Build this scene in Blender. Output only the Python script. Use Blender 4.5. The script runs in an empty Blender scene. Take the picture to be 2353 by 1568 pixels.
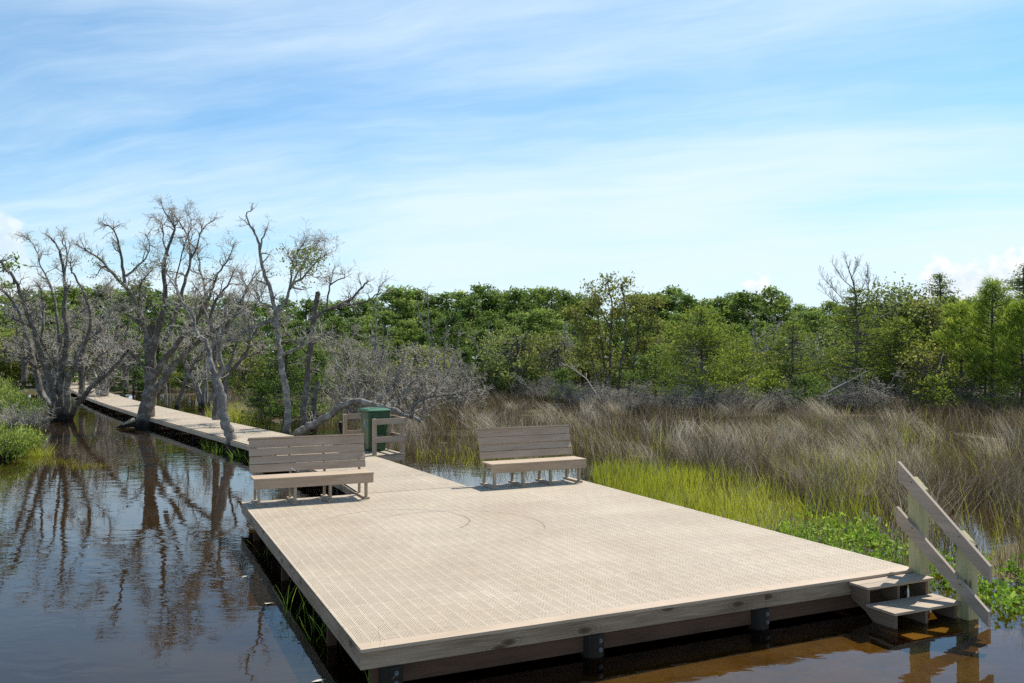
import bpy, math, random
import numpy as np
from mathutils import Matrix, Vector

# ------------------------------------------------------------------ camera, world, sun, exposure
scn = bpy.context.scene
RAD = math.radians
FPX, PITCH, ROLL, YAW = 1973.0, RAD(1.06), RAD(-.23), RAD(24.22)
DECK = .37
CAM = np.array([-1.73, -6.83, 2.71])
_F = np.array([math.sin(YAW)*math.cos(PITCH), math.cos(YAW)*math.cos(PITCH), math.sin(PITCH)])
_R = np.array([math.cos(YAW), -math.sin(YAW), 0.]); _U = np.cross(_R, _F)
_R2 = _R*math.cos(ROLL)+_U*math.sin(ROLL); _U2 = -_R*math.sin(ROLL)+_U*math.cos(ROLL)
camd = bpy.data.cameras.new("camera"); camd.sensor_width = 36; camd.lens = FPX/2352*36
camd.clip_start = .1; camd.clip_end = 5000
camo = bpy.data.objects.new("camera", camd); scn.collection.objects.link(camo)
m = Matrix.Identity(4)
for i in range(3):
    m[i][0], m[i][1], m[i][2], m[i][3] = _R2[i], _U2[i], -_F[i], CAM[i]
camo.matrix_world = m
scn.camera = camo
SUN_AZ, SUN_EL = RAD(61), RAD(55.5)
sund = bpy.data.lights.new("sun", 'SUN'); sund.energy = 4.4; sund.angle = RAD(.53); sund.color = (1, .95, .87)
suno = bpy.data.objects.new("sun", sund); scn.collection.objects.link(suno)
sd = Vector((math.sin(SUN_AZ)*math.cos(SUN_EL), math.cos(SUN_AZ)*math.cos(SUN_EL), math.sin(SUN_EL)))
suno.rotation_euler = sd.to_track_quat('Z', 'Y').to_euler()
suno.location = (0, 0, 60)
vs = scn.view_settings
vs.view_transform = 'Standard'; vs.look = 'None'; vs.exposure = 0.6; vs.gamma = 1; vs.use_curve_mapping = False
scn.cycles.max_bounces = 8; scn.cycles.transparent_max_bounces = 16
scn.cycles.use_denoising = False

class NT:
    """small helper for building node trees"""
    def __init__(s, tree): s.t = tree; tree.nodes.clear()
    def n(s, typ, **kw):
        d = s.t.nodes.new(typ)
        for k, v in kw.items():
            if k == 'i':
                for kk, vv in v.items(): s.put(d.inputs[kk], vv)
            else: setattr(d, k, v)
        return d
    def put(s, sock, v):
        if isinstance(v, bpy.types.NodeSocket): s.t.links.new(v, sock)
        elif isinstance(v, bpy.types.Node): s.t.links.new(v.outputs[0], sock)
        else: sock.default_value = v
    def m(s, op, a, b=None, c=None, clamp=False):
        d = s.t.nodes.new('ShaderNodeMath'); d.operation = op; d.use_clamp = clamp
        for i, v in enumerate((a, b, c)):
            if v is not None: s.put(d.inputs[i], v)
        return d.outputs[0]
    def mix(s, f, a, b, blend='MIX'):
        d = s.t.nodes.new('ShaderNodeMix'); d.data_type = 'RGBA'; d.blend_type = blend
        s.put(d.inputs[0], f)
        for k, v in ((6, a), (7, b)):
            s.put(d.inputs[k], (*v, 1) if isinstance(v, tuple) and len(v) == 3 else v)
        return d.outputs[2]
    def smooth(s, v, a, b):
        d = s.t.nodes.new('ShaderNodeMapRange'); d.interpolation_type = 'SMOOTHSTEP'
        s.put(d.inputs[0], v); s.put(d.inputs[1], a); s.put(d.inputs[2], b)
        return d.outputs[0]
    def noise(s, vec, scale=1, detail=3, rough=.5, dist=0, dim='3D'):
        d = s.n('ShaderNodeTexNoise', noise_dimensions=dim)
        if vec is not None: s.put(d.inputs['Vector'], vec)
        d.inputs['Scale'].default_value = scale; d.inputs['Detail'].default_value = detail
        d.inputs['Roughness'].default_value = rough; d.inputs['Distortion'].default_value = dist
        return d.outputs[0]
    def xyz(s, x, y, z=0.):
        d = s.t.nodes.new('ShaderNodeCombineXYZ')
        for i, v in enumerate((x, y, z)): s.put(d.inputs[i], v)
        return d.outputs[0]

w = bpy.data.worlds.new("World"); scn.world = w; w.use_nodes = True
T = NT(w.node_tree)
sky = T.n('ShaderNodeTexSky', sky_type='NISHITA', sun_disc=False, sun_elevation=SUN_EL, sun_rotation=SUN_AZ,
          air_density=1.0, dust_density=.6, ozone_density=1.2, altitude=0)
tc = T.n('ShaderNodeTexCoord')
sp = T.n('ShaderNodeSeparateXYZ', i={0: tc.outputs['Generated']})
X, Y, Z = sp.outputs
cy_, sy_ = math.cos(YAW), math.sin(YAW)
u = T.m('SUBTRACT', T.m('MULTIPLY', X, cy_), T.m('MULTIPLY', Y, sy_))
v = T.m('ADD', T.m('MULTIPLY', X, sy_), T.m('MULTIPLY', Y, cy_))
zz = T.m('ADD', T.m('MAXIMUM', Z, 0.0), .16)
px = T.m('DIVIDE', u, zz); py = T.m('DIVIDE', v, zz)
# ice cloud in drawn-out fibres: slanting up to the right, fanning out towards the sun side
pt = T.m('ADD', T.m('ADD', py, T.m('MULTIPLY', px, .30)), T.m('MULTIPLY', T.m('MULTIPLY', px, px), .05))
wob = T.noise(T.xyz(T.m('MULTIPLY', px, .55), T.m('MULTIPLY', pt, .55), 3.), 1.0, 4, .55)
wob2 = T.noise(T.xyz(T.m('MULTIPLY', px, 1.7), T.m('MULTIPLY', pt, 1.9), 13.), 1.0, 3, .5)
pt2 = T.m('ADD', pt, T.m('ADD', T.m('MULTIPLY', wob, .7), T.m('MULTIPLY', wob2, .10)))
n1 = T.noise(T.xyz(T.m('MULTIPLY', px, .34), T.m('MULTIPLY', pt2, .95), 1.3), 1.0, 8, .60)
n2 = T.noise(T.xyz(T.m('MULTIPLY', px, .7), T.m('MULTIPLY', pt2, 4.6), 7.7), 1.0, 8, .68)
n3 = T.noise(T.xyz(T.m('MULTIPLY', px, .42), T.m('MULTIPLY', py, .45), 6.4), 1.0, 4, .5)
str1 = T.m('ADD', T.m('ADD', T.m('MULTIPLY', n1, .52), T.m('MULTIPLY', n2, .17)), T.m('MULTIPLY', n3, .40))
# veil gets thicker to the right and towards the horizon
bias = T.m('ADD', T.m('MULTIPLY', T.smooth(px, -1.6, 2.2), .055), T.m('MULTIPLY', T.smooth(Z, .30, .0), .16))
cir = T.smooth(T.m('ADD', str1, bias), .465, .735)
cir = T.m('MULTIPLY', cir, .95)
cir = T.m('MULTIPLY', cir, T.smooth(Z, .62, .40))
# cumulus heads low on the horizon
az = T.m('DIVIDE', u, T.m('MAXIMUM', v, .05)); el = Z
cn = T.noise(T.xyz(T.m('MULTIPLY', az, 17), T.m('MULTIPLY', el, 24), 2.2), 1.0, 5, .55)
cn2 = T.noise(T.xyz(T.m('MULTIPLY', az, 60), T.m('MULTIPLY', el, 75), 5.2), 1.0, 3, .5)
def cumul(a0, a1, top, base, soft=.03):
    win = T.m('MULTIPLY', T.smooth(az, a0-soft, a0+soft), T.smooth(az, a1+soft, a1-soft))
    win = T.m('MULTIPLY', win, T.smooth(v, .0, .2))
    h = T.m('ADD', base, T.m('MULTIPLY', win, T.m('ADD', top-base-.03, T.m('MULTIPLY', T.m('ADD', T.m('SUBTRACT', cn, .5), T.m('MULTIPLY', T.m('SUBTRACT', cn2, .5), .35)), .13))))
    return T.m('MULTIPLY', T.smooth(T.m('SUBTRACT', h, el), -.004, .012), win)
cu = T.m('MAXIMUM', T.m('MAXIMUM', cumul(.235, .32, .118, .02), cumul(.46, .70, .125, .02)), T.m('MULTIPLY', cumul(-.75, -.55, .175, .03, .04), .65))
shade = T.smooth(T.m('ADD', T.m('MULTIPLY', cn2, .6), T.m('MULTIPLY', cn, .7)), .45, .85)
cucol = T.mix(shade, (6.0, 6.9, 7.7), (8.9, 9.0, 9.1))
skyc = T.mix(1.0, sky.outputs[0], (.76, 1.14, 1.30), 'MULTIPLY')
col = T.mix(cir, skyc, (6.8, 8.1, 9.0))
col = T.mix(T.m('MULTIPLY', cu, .9), col, cucol)
bg = T.n('ShaderNodeBackground', i={0: col, 1: .08})
T.n('ShaderNodeOutputWorld', i={0: bg})

# ------------------------------------------------------------------ helpers
rng = np.random.default_rng(7); random.seed(7)
COL = scn.collection
def ray(x, y): return _F+_R2*(x-1176)/FPX-_U2*(y-784)/FPX
def un(x, y, z=0.):                      # point of the level z seen at photo position x, y (2352 px wide)
    d = ray(x, y); return CAM+d*(z-CAM[2])/d[2]
def at(x, y, dep): return CAM+ray(x, y)*dep
def pj(P):
    d = np.asarray(P)-CAM; return 1176+FPX*(d@_R2)/(d@_F), 784-FPX*(d@_U2)/(d@_F)

def tag(o, label, cat, group=None, kind=None):
    o['label'] = label; o['category'] = cat
    if group: o['group'] = group
    if kind: o['kind'] = kind
    return o
def thing(name, label, cat, loc=(0, 0, 0), group=None, rot=0):
    o = bpy.data.objects.new(name, None); COL.objects.link(o); o.empty_display_size = .2
    o.location = tuple(loc); o.rotation_euler = (0, 0, rot)
    return tag(o, label, cat, group)
def mesh_np(name, V, polys, mat, parent=None, attr=None, uv=None, smooth=False):
    """V (n,3); polys: list of (m,k) index arrays; attr per vertex; uv per vertex"""
    me = bpy.data.meshes.new(name)
    V = np.ascontiguousarray(V, np.float32)
    me.vertices.add(len(V)); me.vertices.foreach_set('co', V.ravel())
    polys = [p for p in polys if len(p)]
    loops = np.concatenate([p.ravel() for p in polys]).astype(np.int32)
    cnt = np.concatenate([np.full(len(p), p.shape[1], np.int32) for p in polys])
    st = np.concatenate([[0], np.cumsum(cnt)[:-1]]).astype(np.int32)
    me.loops.add(len(loops)); me.loops.foreach_set('vertex_index', loops)
    me.polygons.add(len(cnt)); me.polygons.foreach_set('loop_start', st); me.polygons.foreach_set('loop_total', cnt)
    if smooth: me.polygons.foreach_set('use_smooth', np.ones(len(cnt), bool))
    if attr is not None:
        a = me.attributes.new('v', 'FLOAT', 'POINT'); a.data.foreach_set('value', np.ascontiguousarray(attr, np.float32))
    if uv is not None:
        l = me.uv_layers.new(name='UVMap'); l.data.foreach_set('uv', np.ascontiguousarray(np.asarray(uv, np.float32)[loops]).ravel())
    me.update(calc_edges=True); me.validate()
    me.materials.append(mat)
    o = bpy.data.objects.new(name, me); COL.objects.link(o)
    if parent: o.parent = parent
    return o

class MB:
    """collects boxes, prisms and rods into one mesh; uv runs in metres along each board"""
    def __init__(s): s.v = []; s.f = []; s.uv = []; s.n = 0
    def poly(s, vs, fs, uvs=None):
        s.v += [tuple(p) for p in vs]; b = s.n
        s.f += [tuple(i+b for i in f) for f in fs]
        s.uv += list(uvs) if uvs is not None else [(p[0]+p[1]*.3, p[2]+p[1]) for p in vs]
        s.n += len(vs); return s
    def box(s, lo, hi, M=None, off=None):
        lo = np.array(lo, float); hi = np.array(hi, float); e = hi-lo; ax = int(np.argmax(e))
        o1, o2 = [i for i in range(3) if i != ax]
        off = random.uniform(0, 50) if off is None else off
        for a in range(3):
            for sgn in (0, 1):
                b, c = [i for i in range(3) if i != a]
                q = []
                for (i, j) in ((0, 0), (1, 0), (1, 1), (0, 1)):
                    p = lo.copy(); p[a] = hi[a] if sgn else lo[a]
                    if i: p[b] = hi[b]
                    if j: p[c] = hi[c]
                    q.append(p)
                flip = (sgn == 0) ^ (a == 1)
                if flip: q = q[::-1]
                uvs = [(p[ax]+off, p[o1]+p[o2]+off*.37) for p in q]
                if M is not None: q = [M @ Vector(p) for p in q]
                s.poly(q, [(0, 1, 2, 3)], uvs)
        return s
    def prism(s, pts2, axis, a, b):
        """polygon pts2 in the plane normal to axis (0: y,z), extruded a..b"""
        n = len(pts2); off = random.uniform(0, 50)
        def P(p, t):
            return (t, p[0], p[1]) if axis == 0 else ((p[0], t, p[1]) if axis == 1 else (p[0], p[1], t))
        vs = [P(p, a) for p in pts2]+[P(p, b) for p in pts2]
        uvs = [(p[0]+off, p[1]) for p in pts2]*2
        s.poly(vs, [tuple(range(n))[::-1], tuple(range(n, 2*n))], uvs)
        for i in range(n):
            j = (i+1) % n
            q = [vs[i], vs[j], vs[n+j], vs[n+i]]
            s.poly(q, [(0, 1, 2, 3)], [(off, 0), (off+.1, 0), (off+.1, b-a), (off, b-a)])
        return s
    def rod(s, p, q, r0, r1=None, k=10, cap=True):
        r1 = r0 if r1 is None else r1
        p = Vector(p); q = Vector(q); d = (q-p); L = d.length; d.normalize()
        a = d.orthogonal().normalized(); b = d.cross(a)
        vs = []; uvs = []; off = random.uniform(0, 50)
        for c, r, uu in ((p, r0, 0), (q, r1, L)):
            for i in range(k):
                t = 2*math.pi*i/k
                vs.append(c+a*math.cos(t)*r+b*math.sin(t)*r); uvs.append((off+uu, r*2*math.pi*i/k))
        fs = [(i, (i+1) % k, k+(i+1) % k, k+i) for i in range(k)]
        if cap: fs += [tuple(range(k))[::-1], tuple(range(k, 2*k))]
        return s.poly(vs, fs, uvs)
    def build(s, name, mat, parent=None, bevel=0, smooth=False):
        me = bpy.data.meshes.new(name); me.from_pydata(s.v, [], s.f)
        l = me.uv_layers.new(name='UVMap')
        li = np.zeros(len(me.loops), np.int32); me.loops.foreach_get('vertex_index', li)
        l.data.foreach_set('uv', np.asarray(s.uv, np.float32)[li].ravel())
        if smooth: me.polygons.foreach_set('use_smooth', np.ones(len(me.polygons), bool))
        me.update(); me.materials.append(mat)
        o = bpy.data.objects.new(name, me); COL.objects.link(o)
        if parent: o.parent = parent
        return o

# ------------------------------------------------------------------ materials
def new_mat(name):
    mt = bpy.data.materials.new(name); mt.use_nodes = True
    return mt, NT(mt.node_tree)
def out(T, sh, disp=None): T.n('ShaderNodeOutputMaterial', i={0: sh})
def pbsdf(T, col, rough=.6, spec=.4, normal=None, **kw):
    d = T.n('ShaderNodeBsdfPrincipled')
    T.put(d.inputs['Base Color'], (*col, 1) if isinstance(col, tuple) and len(col) == 3 else col)
    T.put(d.inputs['Roughness'], rough); T.put(d.inputs['Specular IOR Level'], spec)
    if normal is not None: T.put(d.inputs['Normal'], normal)
    for k, v in kw.items(): T.put(d.inputs[k], v)
    return d.outputs[0]
def bump(T, h, strength=.4, dist=.01):
    return T.n('ShaderNodeBump', i={'Height': h, 'Strength': strength, 'Distance': dist}).outputs[0]

def wood(name, c1, c2, grain=1.0, rough=.7, knots=0, streak=None, bumps=.25):
    mt, T = new_mat(name)
    uv = T.n('ShaderNodeUVMap'); s = T.n('ShaderNodeSeparateXYZ', i={0: uv.outputs[0]})
    x, y = s.outputs[0], s.outputs[1]
    warp = T.noise(T.xyz(T.m('MULTIPLY', x, 1.6), T.m('MULTIPLY', y, 7), 0.), 1, 2)
    yy = T.m('ADD', y, T.m('MULTIPLY', warp, .09))
    g = T.noise(T.xyz(T.m('MULTIPLY', x, 2.2), T.m('MULTIPLY', yy, 120*grain), 0.), 1, 4, .65)
    big = T.noise(T.xyz(T.m('MULTIPLY', x, 1.1), T.m('MULTIPLY', y, 5), 3.), 1, 4, .6)
    f = T.m('ADD', T.m('MULTIPLY', g, .75), T.m('MULTIPLY', big, .55))
    col = T.mix(T.smooth(f, .42, .88), c1, c2)
    if streak:
        col = T.mix(T.m('MULTIPLY', T.smooth(T.noise(T.xyz(T.m('MULTIPLY', x, .9), T.m('MULTIPLY', y, 3), 9.), 1, 5, .6), .55, .75), .7), col, streak)
    if knots:
        vo = T.n('ShaderNodeTexVoronoi', feature='F1', voronoi_dimensions='2D', i={'Vector': T.xyz(T.m('MULTIPLY', x, 1.7), T.m('MULTIPLY', y, 4.2), 0.), 'Scale': 1.0, 'Randomness': 1.0})
        k = T.smooth(vo.outputs['Distance'], .16, .05)
        ring = T.m('MULTIPLY', T.m('ADD', T.m('SINE', T.m('MULTIPLY', vo.outputs['Distance'], 70)), 1), .5)
        rz = T.m('MULTIPLY', T.m('MULTIPLY', ring, T.smooth(vo.outputs['Distance'], .42, .12)), .35)
        col = T.mix(rz, col, tuple(.45*c for c in c1))
        col = T.mix(T.m('MULTIPLY', k, .85), col, (.055, .032, .02))
    out(T, pbsdf(T, col, rough, .3, bump(T, g, bumps, .004)))
    return mt
M_comp = wood('composite_board', (.300, .208, .138), (.475, .362, .265), 1.2, .62)
M_comp2 = wood('composite_trim', (.34, .25, .17), (.48, .375, .27), 1.2, .6)
M_lumber = wood('grey_lumber', (.16, .105, .063), (.37, .285, .20), .8, .8, knots=1, streak=(.16, .095, .055), bumps=.4)
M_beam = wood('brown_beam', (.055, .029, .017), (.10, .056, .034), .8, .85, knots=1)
M_green = wood('treated_post', (.30, .275, .13), (.50, .45, .24), .8, .75, knots=1)
M_leg = wood('pale_lumber', (.30, .235, .165), (.46, .37, .265), .8, .75, knots=0)
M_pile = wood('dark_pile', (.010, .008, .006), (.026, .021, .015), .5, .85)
M_step = wood('step_board', (.27, .20, .135), (.42, .33, .24), 1.0, .7)
M_string = wood('stringer_board', (.12, .078, .05), (.21, .15, .105), .8, .8, knots=0)

M_rail = wood('taupe_rail_board', (.28, .21, .15), (.45, .36, .275), 1.2, .62)

def deck_mat():
    mt, T = new_mat('slotted_deck_panel')
    uv = T.n('ShaderNodeUVMap'); s = T.n('ShaderNodeSeparateXYZ', i={0: uv.outputs[0]})
    x, y = s.outputs[0], s.outputs[1]
    CX, CY = .12917, .305
    cx = T.m('DIVIDE', x, CX); cy = T.m('DIVIDE', y, CY)
    par = T.m('FLOORED_MODULO', T.m('ADD', T.m('FLOOR', cx), T.m('FLOOR', cy)), 2.0)
    fx = T.m('FRACT', cx); fy = T.m('FRACT', cy)
    def edge(f, w): return T.m('MULTIPLY', T.m('GREATER_THAN', f, w), T.m('LESS_THAN', f, 1-w))
    inner = T.m('MULTIPLY', edge(fx, .05), edge(fy, .025))
    def slots(a, b, na, nb, wd):           # long along a, rows along b; rows staggered
        row = T.m('FLOOR', T.m('MULTIPLY', b, nb))
        st = T.m('MULTIPLY', T.m('FLOORED_MODULO', row, 2.), .5)
        ra = T.m('FRACT', T.m('ADD', T.m('MULTIPLY', a, na), st)); rb = T.m('FRACT', T.m('MULTIPLY', b, nb))
        return T.m('MULTIPLY', T.m('LESS_THAN', ra, .74), T.m('LESS_THAN', rb, wd))
    A = T.m('MULTIPLY', slots(fx, fy, 2.5, 14., .38), T.m('SUBTRACT', 1., par)); B = T.m('MULTIPLY', slots(fy, fx, 5., 7., .36), par)
    lane = T.m('FRACT', T.m('DIVIDE', x, 1.55)); inner = T.m('MULTIPLY', inner, edge(lane, .018))
    hole = T.m('MULTIPLY', T.m('ADD', A, B), inner)
    # joint between 0.305 m panels
    jf = T.m('FRACT', T.m('DIVIDE', y, .305))
    joint = T.m('MULTIPLY', T.m('LESS_THAN', jf, .012), .6)
    big = T.noise(T.xyz(T.m('MULTIPLY', x, .7), T.m('MULTIPLY', y, .7), 0.), 1, 5, .6)
    fine = T.noise(T.xyz(T.m('MULTIPLY', x, 9), T.m('MULTIPLY', y, 22), 0.), 1, 4, .65)
    pr = T.n('ShaderNodeTexWhiteNoise', noise_dimensions='3D', i={'Vector': T.xyz(T.m('FLOOR', T.m('DIVIDE', x, 1.55)), T.m('FLOOR', T.m('DIVIDE', y, .305)), 0.)})
    col = T.mix(T.smooth(T.m('ADD', T.m('MULTIPLY', big, .6), T.m('MULTIPLY', fine, .5)), .35, .8), (.365, .29, .20), (.51, .43, .32))
    col = T.mix(T.m('MULTIPLY', pr.outputs[0], .3), col, (.33, .26, .195))
    # scuffs: a few curved tyre-like arcs
    def arc(cx0, cy0, r, a0, amt):
        dx = T.m('SUBTRACT', x, cx0); dy = T.m('SUBTRACT', y, cy0)
        d = T.m('SQRT', T.m('ADD', T.m('MULTIPLY', dx, dx), T.m('MULTIPLY', dy, dy)))
        dd = T.m('ABSOLUTE', T.m('SUBTRACT', T.m('ADD', d, T.m('MULTIPLY', big, .12)), r+.06))
        return T.m('MULTIPLY', T.m('MULTIPLY', T.smooth(dd, .024, .006), T.smooth(T.m('ADD', dy, dx), a0, a0+.5)), amt)
    sc = T.m('MAXIMUM', arc(1.78, 5.05, 1.05, -.45, .8), arc(2.35, 4.35, 1.3, .25, .7))
    sc = T.m('MULTIPLY', sc, T.smooth(fine, .35, .55))
    col = T.mix(sc, col, (.14, .11, .09))
    spot = T.smooth(T.noise(T.xyz(T.m('MULTIPLY', x, 2.3), T.m('MULTIPLY', y, 2.3), 5.), 1, 6, .7), .62, .72)
    col = T.mix(T.m('MULTIPLY', spot, .45), col, (.22, .16, .11))
    lx = T.m('FRACT', T.m('DIVIDE', x, 1.55)); nearl = T.m('ADD', T.m('LESS_THAN', lx, .008), T.m('GREATER_THAN', lx, .992))
    clip = T.m('MULTIPLY', nearl, T.m('LESS_THAN', jf, .05))
    joint = T.m('MAXIMUM', joint, T.m('MULTIPLY', clip, .8))
    col = T.mix(joint, col, (.15, .11, .08))
    sh = pbsdf(T, col, .62, .3, bump(T, fine, .15, .003))
    tr = T.n('ShaderNodeBsdfTransparent')
    mx = T.n('ShaderNodeMixShader', i={0: T.m('MULTIPLY', hole, .62), 1: sh, 2: tr.outputs[0]})
    out(T, mx); return mt
M_deck = deck_mat()

def plain(name, c, rough=.5, spec=.5, var=.15, scale=6, **kw):
    mt, T = new_mat(name)
    tcn = T.n('ShaderNodeTexCoord')
    n = T.noise(tcn.outputs['Object'], scale, 5, .6)
    col = T.mix(T.smooth(n, .3, .75), tuple(x*(1-var) for x in c), tuple(min(1, x*(1+var)) for x in c))
    out(T, pbsdf(T, col, rough, spec, **kw)); return mt
M_bin = plain('green_plastic', (.018, .066, .024), .38, .5, .22, 5)
M_lid = plain('green_lid_plastic', (.028, .105, .036), .36, .5, .2, 8)
M_mark = plain('pale_print', (.34, .50, .52), .6, .3)
M_black = plain('black_rubber', (.02, .02, .02), .7, .3)
M_metal = plain('galvanised', (.16, .175, .19), .5, .6, .2, 60, Metallic=.8)
M_white = plain('white_plastic', (.8, .78, .74), .5, .4, .05)
M_litter = plain('floating_leaf_tan', (.50, .46, .36), .7, .3, .3, 40)

def bark(name, c1, c2, lichen=None, amt=.5):
    mt, T = new_mat(name)
    tcn = T.n('ShaderNodeTexCoord'); at_ = T.n('ShaderNodeAttribute', attribute_name='v')
    s = T.n('ShaderNodeSeparateXYZ', i={0: tcn.outputs['Object']})
    vv = T.xyz(T.m('MULTIPLY', s.outputs[0], 22), T.m('MULTIPLY', s.outputs[1], 22), T.m('MULTIPLY', s.outputs[2], 5))
    n = T.noise(vv, 1, 4, .7); n2 = T.noise(tcn.outputs['Object'], 3.2, 5, .65)
    col = T.mix(T.smooth(n, .3, .7), c1, c2)
    if lichen: col = T.mix(T.m('MULTIPLY', T.smooth(n2, .5, .62), amt), col, lichen)
    col = T.mix(T.m('MULTIPLY', at_.outputs['Fac'], .4), col, c2)
    gp = T.n('ShaderNodeNewGeometry'); gs = T.n('ShaderNodeSeparateXYZ', i={0: gp.outputs['Position']})
    wet = T.smooth(T.m('ADD', gs.outputs[2], T.m('MULTIPLY', T.m('SUBTRACT', n2, .5), .35)), .34, .16)
    col = T.mix(T.m('MULTIPLY', wet, .85), col, (.018, .015, .012))
    out(T, pbsdf(T, col, .9, .15, bump(T, n, .9, .05))); return mt
M_bark = bark('dark_bark', (.06, .05, .042), (.18, .155, .13), (.33, .325, .28), .65)
M_bark2 = bark('pale_bark', (.10, .09, .078), (.28, .255, .225), (.42, .43, .38), .75)
M_twig = bark('lichen_twig', (.29, .25, .195), (.56, .51, .42), (.64, .61, .50), .5)
M_twigdark = bark('brown_twig', (.17, .148, .122), (.33, .295, .25), (.42, .40, .34), .45)
M_pinebark = bark('pine_bark', (.045, .035, .03), (.12, .09, .07))

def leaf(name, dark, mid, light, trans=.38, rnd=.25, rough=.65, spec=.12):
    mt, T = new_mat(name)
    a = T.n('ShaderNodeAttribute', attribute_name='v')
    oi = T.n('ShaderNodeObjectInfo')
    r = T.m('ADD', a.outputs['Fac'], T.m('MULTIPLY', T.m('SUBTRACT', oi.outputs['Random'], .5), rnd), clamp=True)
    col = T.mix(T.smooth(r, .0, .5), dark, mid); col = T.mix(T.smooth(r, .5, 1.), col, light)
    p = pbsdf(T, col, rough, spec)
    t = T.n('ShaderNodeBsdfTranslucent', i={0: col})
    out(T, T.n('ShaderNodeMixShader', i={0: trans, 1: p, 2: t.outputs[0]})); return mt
M_pine = leaf('pine_needles', (0.061, 0.104, 0.022), (0.152, 0.233, 0.047), (0.289, 0.347, 0.073), .52)
M_cedar = leaf('cedar_needles', (0.076, 0.111, 0.016), (0.179, 0.236, 0.032), (0.333, 0.377, 0.053), .52)
M_dcedar = leaf('dark_cedar_needles', (0.048, 0.095, 0.020), (0.106, 0.176, 0.033), (0.210, 0.284, 0.056), .5)
M_oak = leaf('oak_leaves', (0.080, 0.106, 0.031), (0.174, 0.222, 0.052), (0.349, 0.392, 0.106), .5, .25, .6, .15)
M_olive = leaf('olive_oak_leaves', (0.090, 0.106, 0.023), (0.201, 0.218, 0.041), (0.374, 0.377, 0.083), .5, .2, .6, .15)
M_ypine = leaf('young_pine_needles', (.09, .15, .02), (.23, .32, .035), (.42, .48, .07), .55)
M_bush = leaf('lime_shrub_leaves', (.10, .16, .025), (.26, .34, .06), (.46, .52, .13), .55)
M_rust = leaf('rusty_leaves', (.08, .045, .018), (.14, .08, .03), (.2, .13, .05), .4)
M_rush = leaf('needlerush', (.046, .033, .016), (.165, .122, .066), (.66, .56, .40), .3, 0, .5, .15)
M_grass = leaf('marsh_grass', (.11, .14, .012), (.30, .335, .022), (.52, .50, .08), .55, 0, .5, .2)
M_herb = leaf('marsh_herb', (.07, .14, .015), (.19, .32, .03), (.42, .54, .09), .5, 0, .55, .15)
M_float = leaf('floating_weed', (.10, .09, .012), (.24, .2, .02), (.36, .3, .05), .4, 0)

# water: tannin stained, clear enough to see just below the surface
mt, T = new_mat('tannin_water'); M_water = mt
geo = T.n('ShaderNodeNewGeometry'); s = T.n('ShaderNodeSeparateXYZ', i={0: geo.outputs['Position']})
x, y = s.outputs[0], s.outputs[1]
ru = T.m('SUBTRACT', T.m('MULTIPLY', x, cy_), T.m('MULTIPLY', y, sy_)); rv = T.m('ADD', T.m('MULTIPLY', x, sy_), T.m('MULTIPLY', y, cy_))
r1 = T.noise(T.xyz(T.m('MULTIPLY', ru, 1.5), T.m('MULTIPLY', rv, 2.6), 0.), 1, 2, .45, .6)
r2 = T.noise(T.xyz(T.m('MULTIPLY', ru, 4.5), T.m('MULTIPLY', rv, 8.5), 4.), 1, 2, .5, .3)
r3 = T.noise(T.xyz(T.m('MULTIPLY', ru, .5), T.m('MULTIPLY', rv, .8), 8.), 1, 2, .4)
amp = T.m('ADD', .25, T.m('MULTIPLY', T.smooth(T.noise(T.xyz(T.m('MULTIPLY', ru, .16), T.m('MULTIPLY', rv, .22), 2.), 1, 2), .38, .62), .9))
hh = T.m('ADD', T.m('MULTIPLY', T.m('ADD', T.m('MULTIPLY', r1, .62), T.m('MULTIPLY', r2, .20)), amp), T.m('MULTIPLY', r3, .35))
nb = T.n('ShaderNodeBump', i={'Height': hh, 'Strength': 1.0, 'Distance': .006})
fr = T.n('ShaderNodeFresnel', i={'IOR': 1.36, 'Normal': nb.outputs[0]})
gl = T.n('ShaderNodeBsdfGlossy', i={'Color': (1, 1, 1, 1), 'Roughness': .015, 'Normal': nb.outputs[0]})
tr = T.n('ShaderNodeBsdfTransparent', i={'Color': (.56, .43, .18, 1)})
out(T, T.n('ShaderNodeMixShader', i={0: fr.outputs[0], 1: tr.outputs[0], 2: gl.outputs[0]}))

mt, T = new_mat('marsh_bed'); M_bed = mt
geo = T.n('ShaderNodeNewGeometry')
n = T.noise(geo.outputs['Position'], 1.3, 6, .65); n2 = T.noise(geo.outputs['Position'], .18, 4, .6); n3 = T.noise(geo.outputs['Position'], 14, 4, .7)
col = T.mix(T.smooth(n, .35, .7), (.044, .032, .011), (.082, .061, .022))
s = T.n('ShaderNodeSeparateXYZ', i={0: geo.outputs['Position']})
sunlit_tint = T.m('MULTIPLY', T.smooth(s.outputs[0], -1.0, 2.5), T.smooth(s.outputs[1], 2.5, -.3))  # brightness of the sunlit shallows put into the bed colour, front right
col = T.mix(sunlit_tint, col, T.mix(T.smooth(n, .35, .7), (.105, .078, .032), (.185, .14, .06)))
dry = T.smooth(s.outputs[2], .06, .22)
col = T.mix(T.m('MULTIPLY', T.smooth(n3, .5, .7), .5), col, (.055, .04, .025))
col = T.mix(dry, col, T.mix(T.smooth(n, .4, .65), (.045, .036, .022), (.04, .045, .017)))
out(T, pbsdf(T, col, .85, .2, bump(T, n3, .5, .03)))

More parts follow.
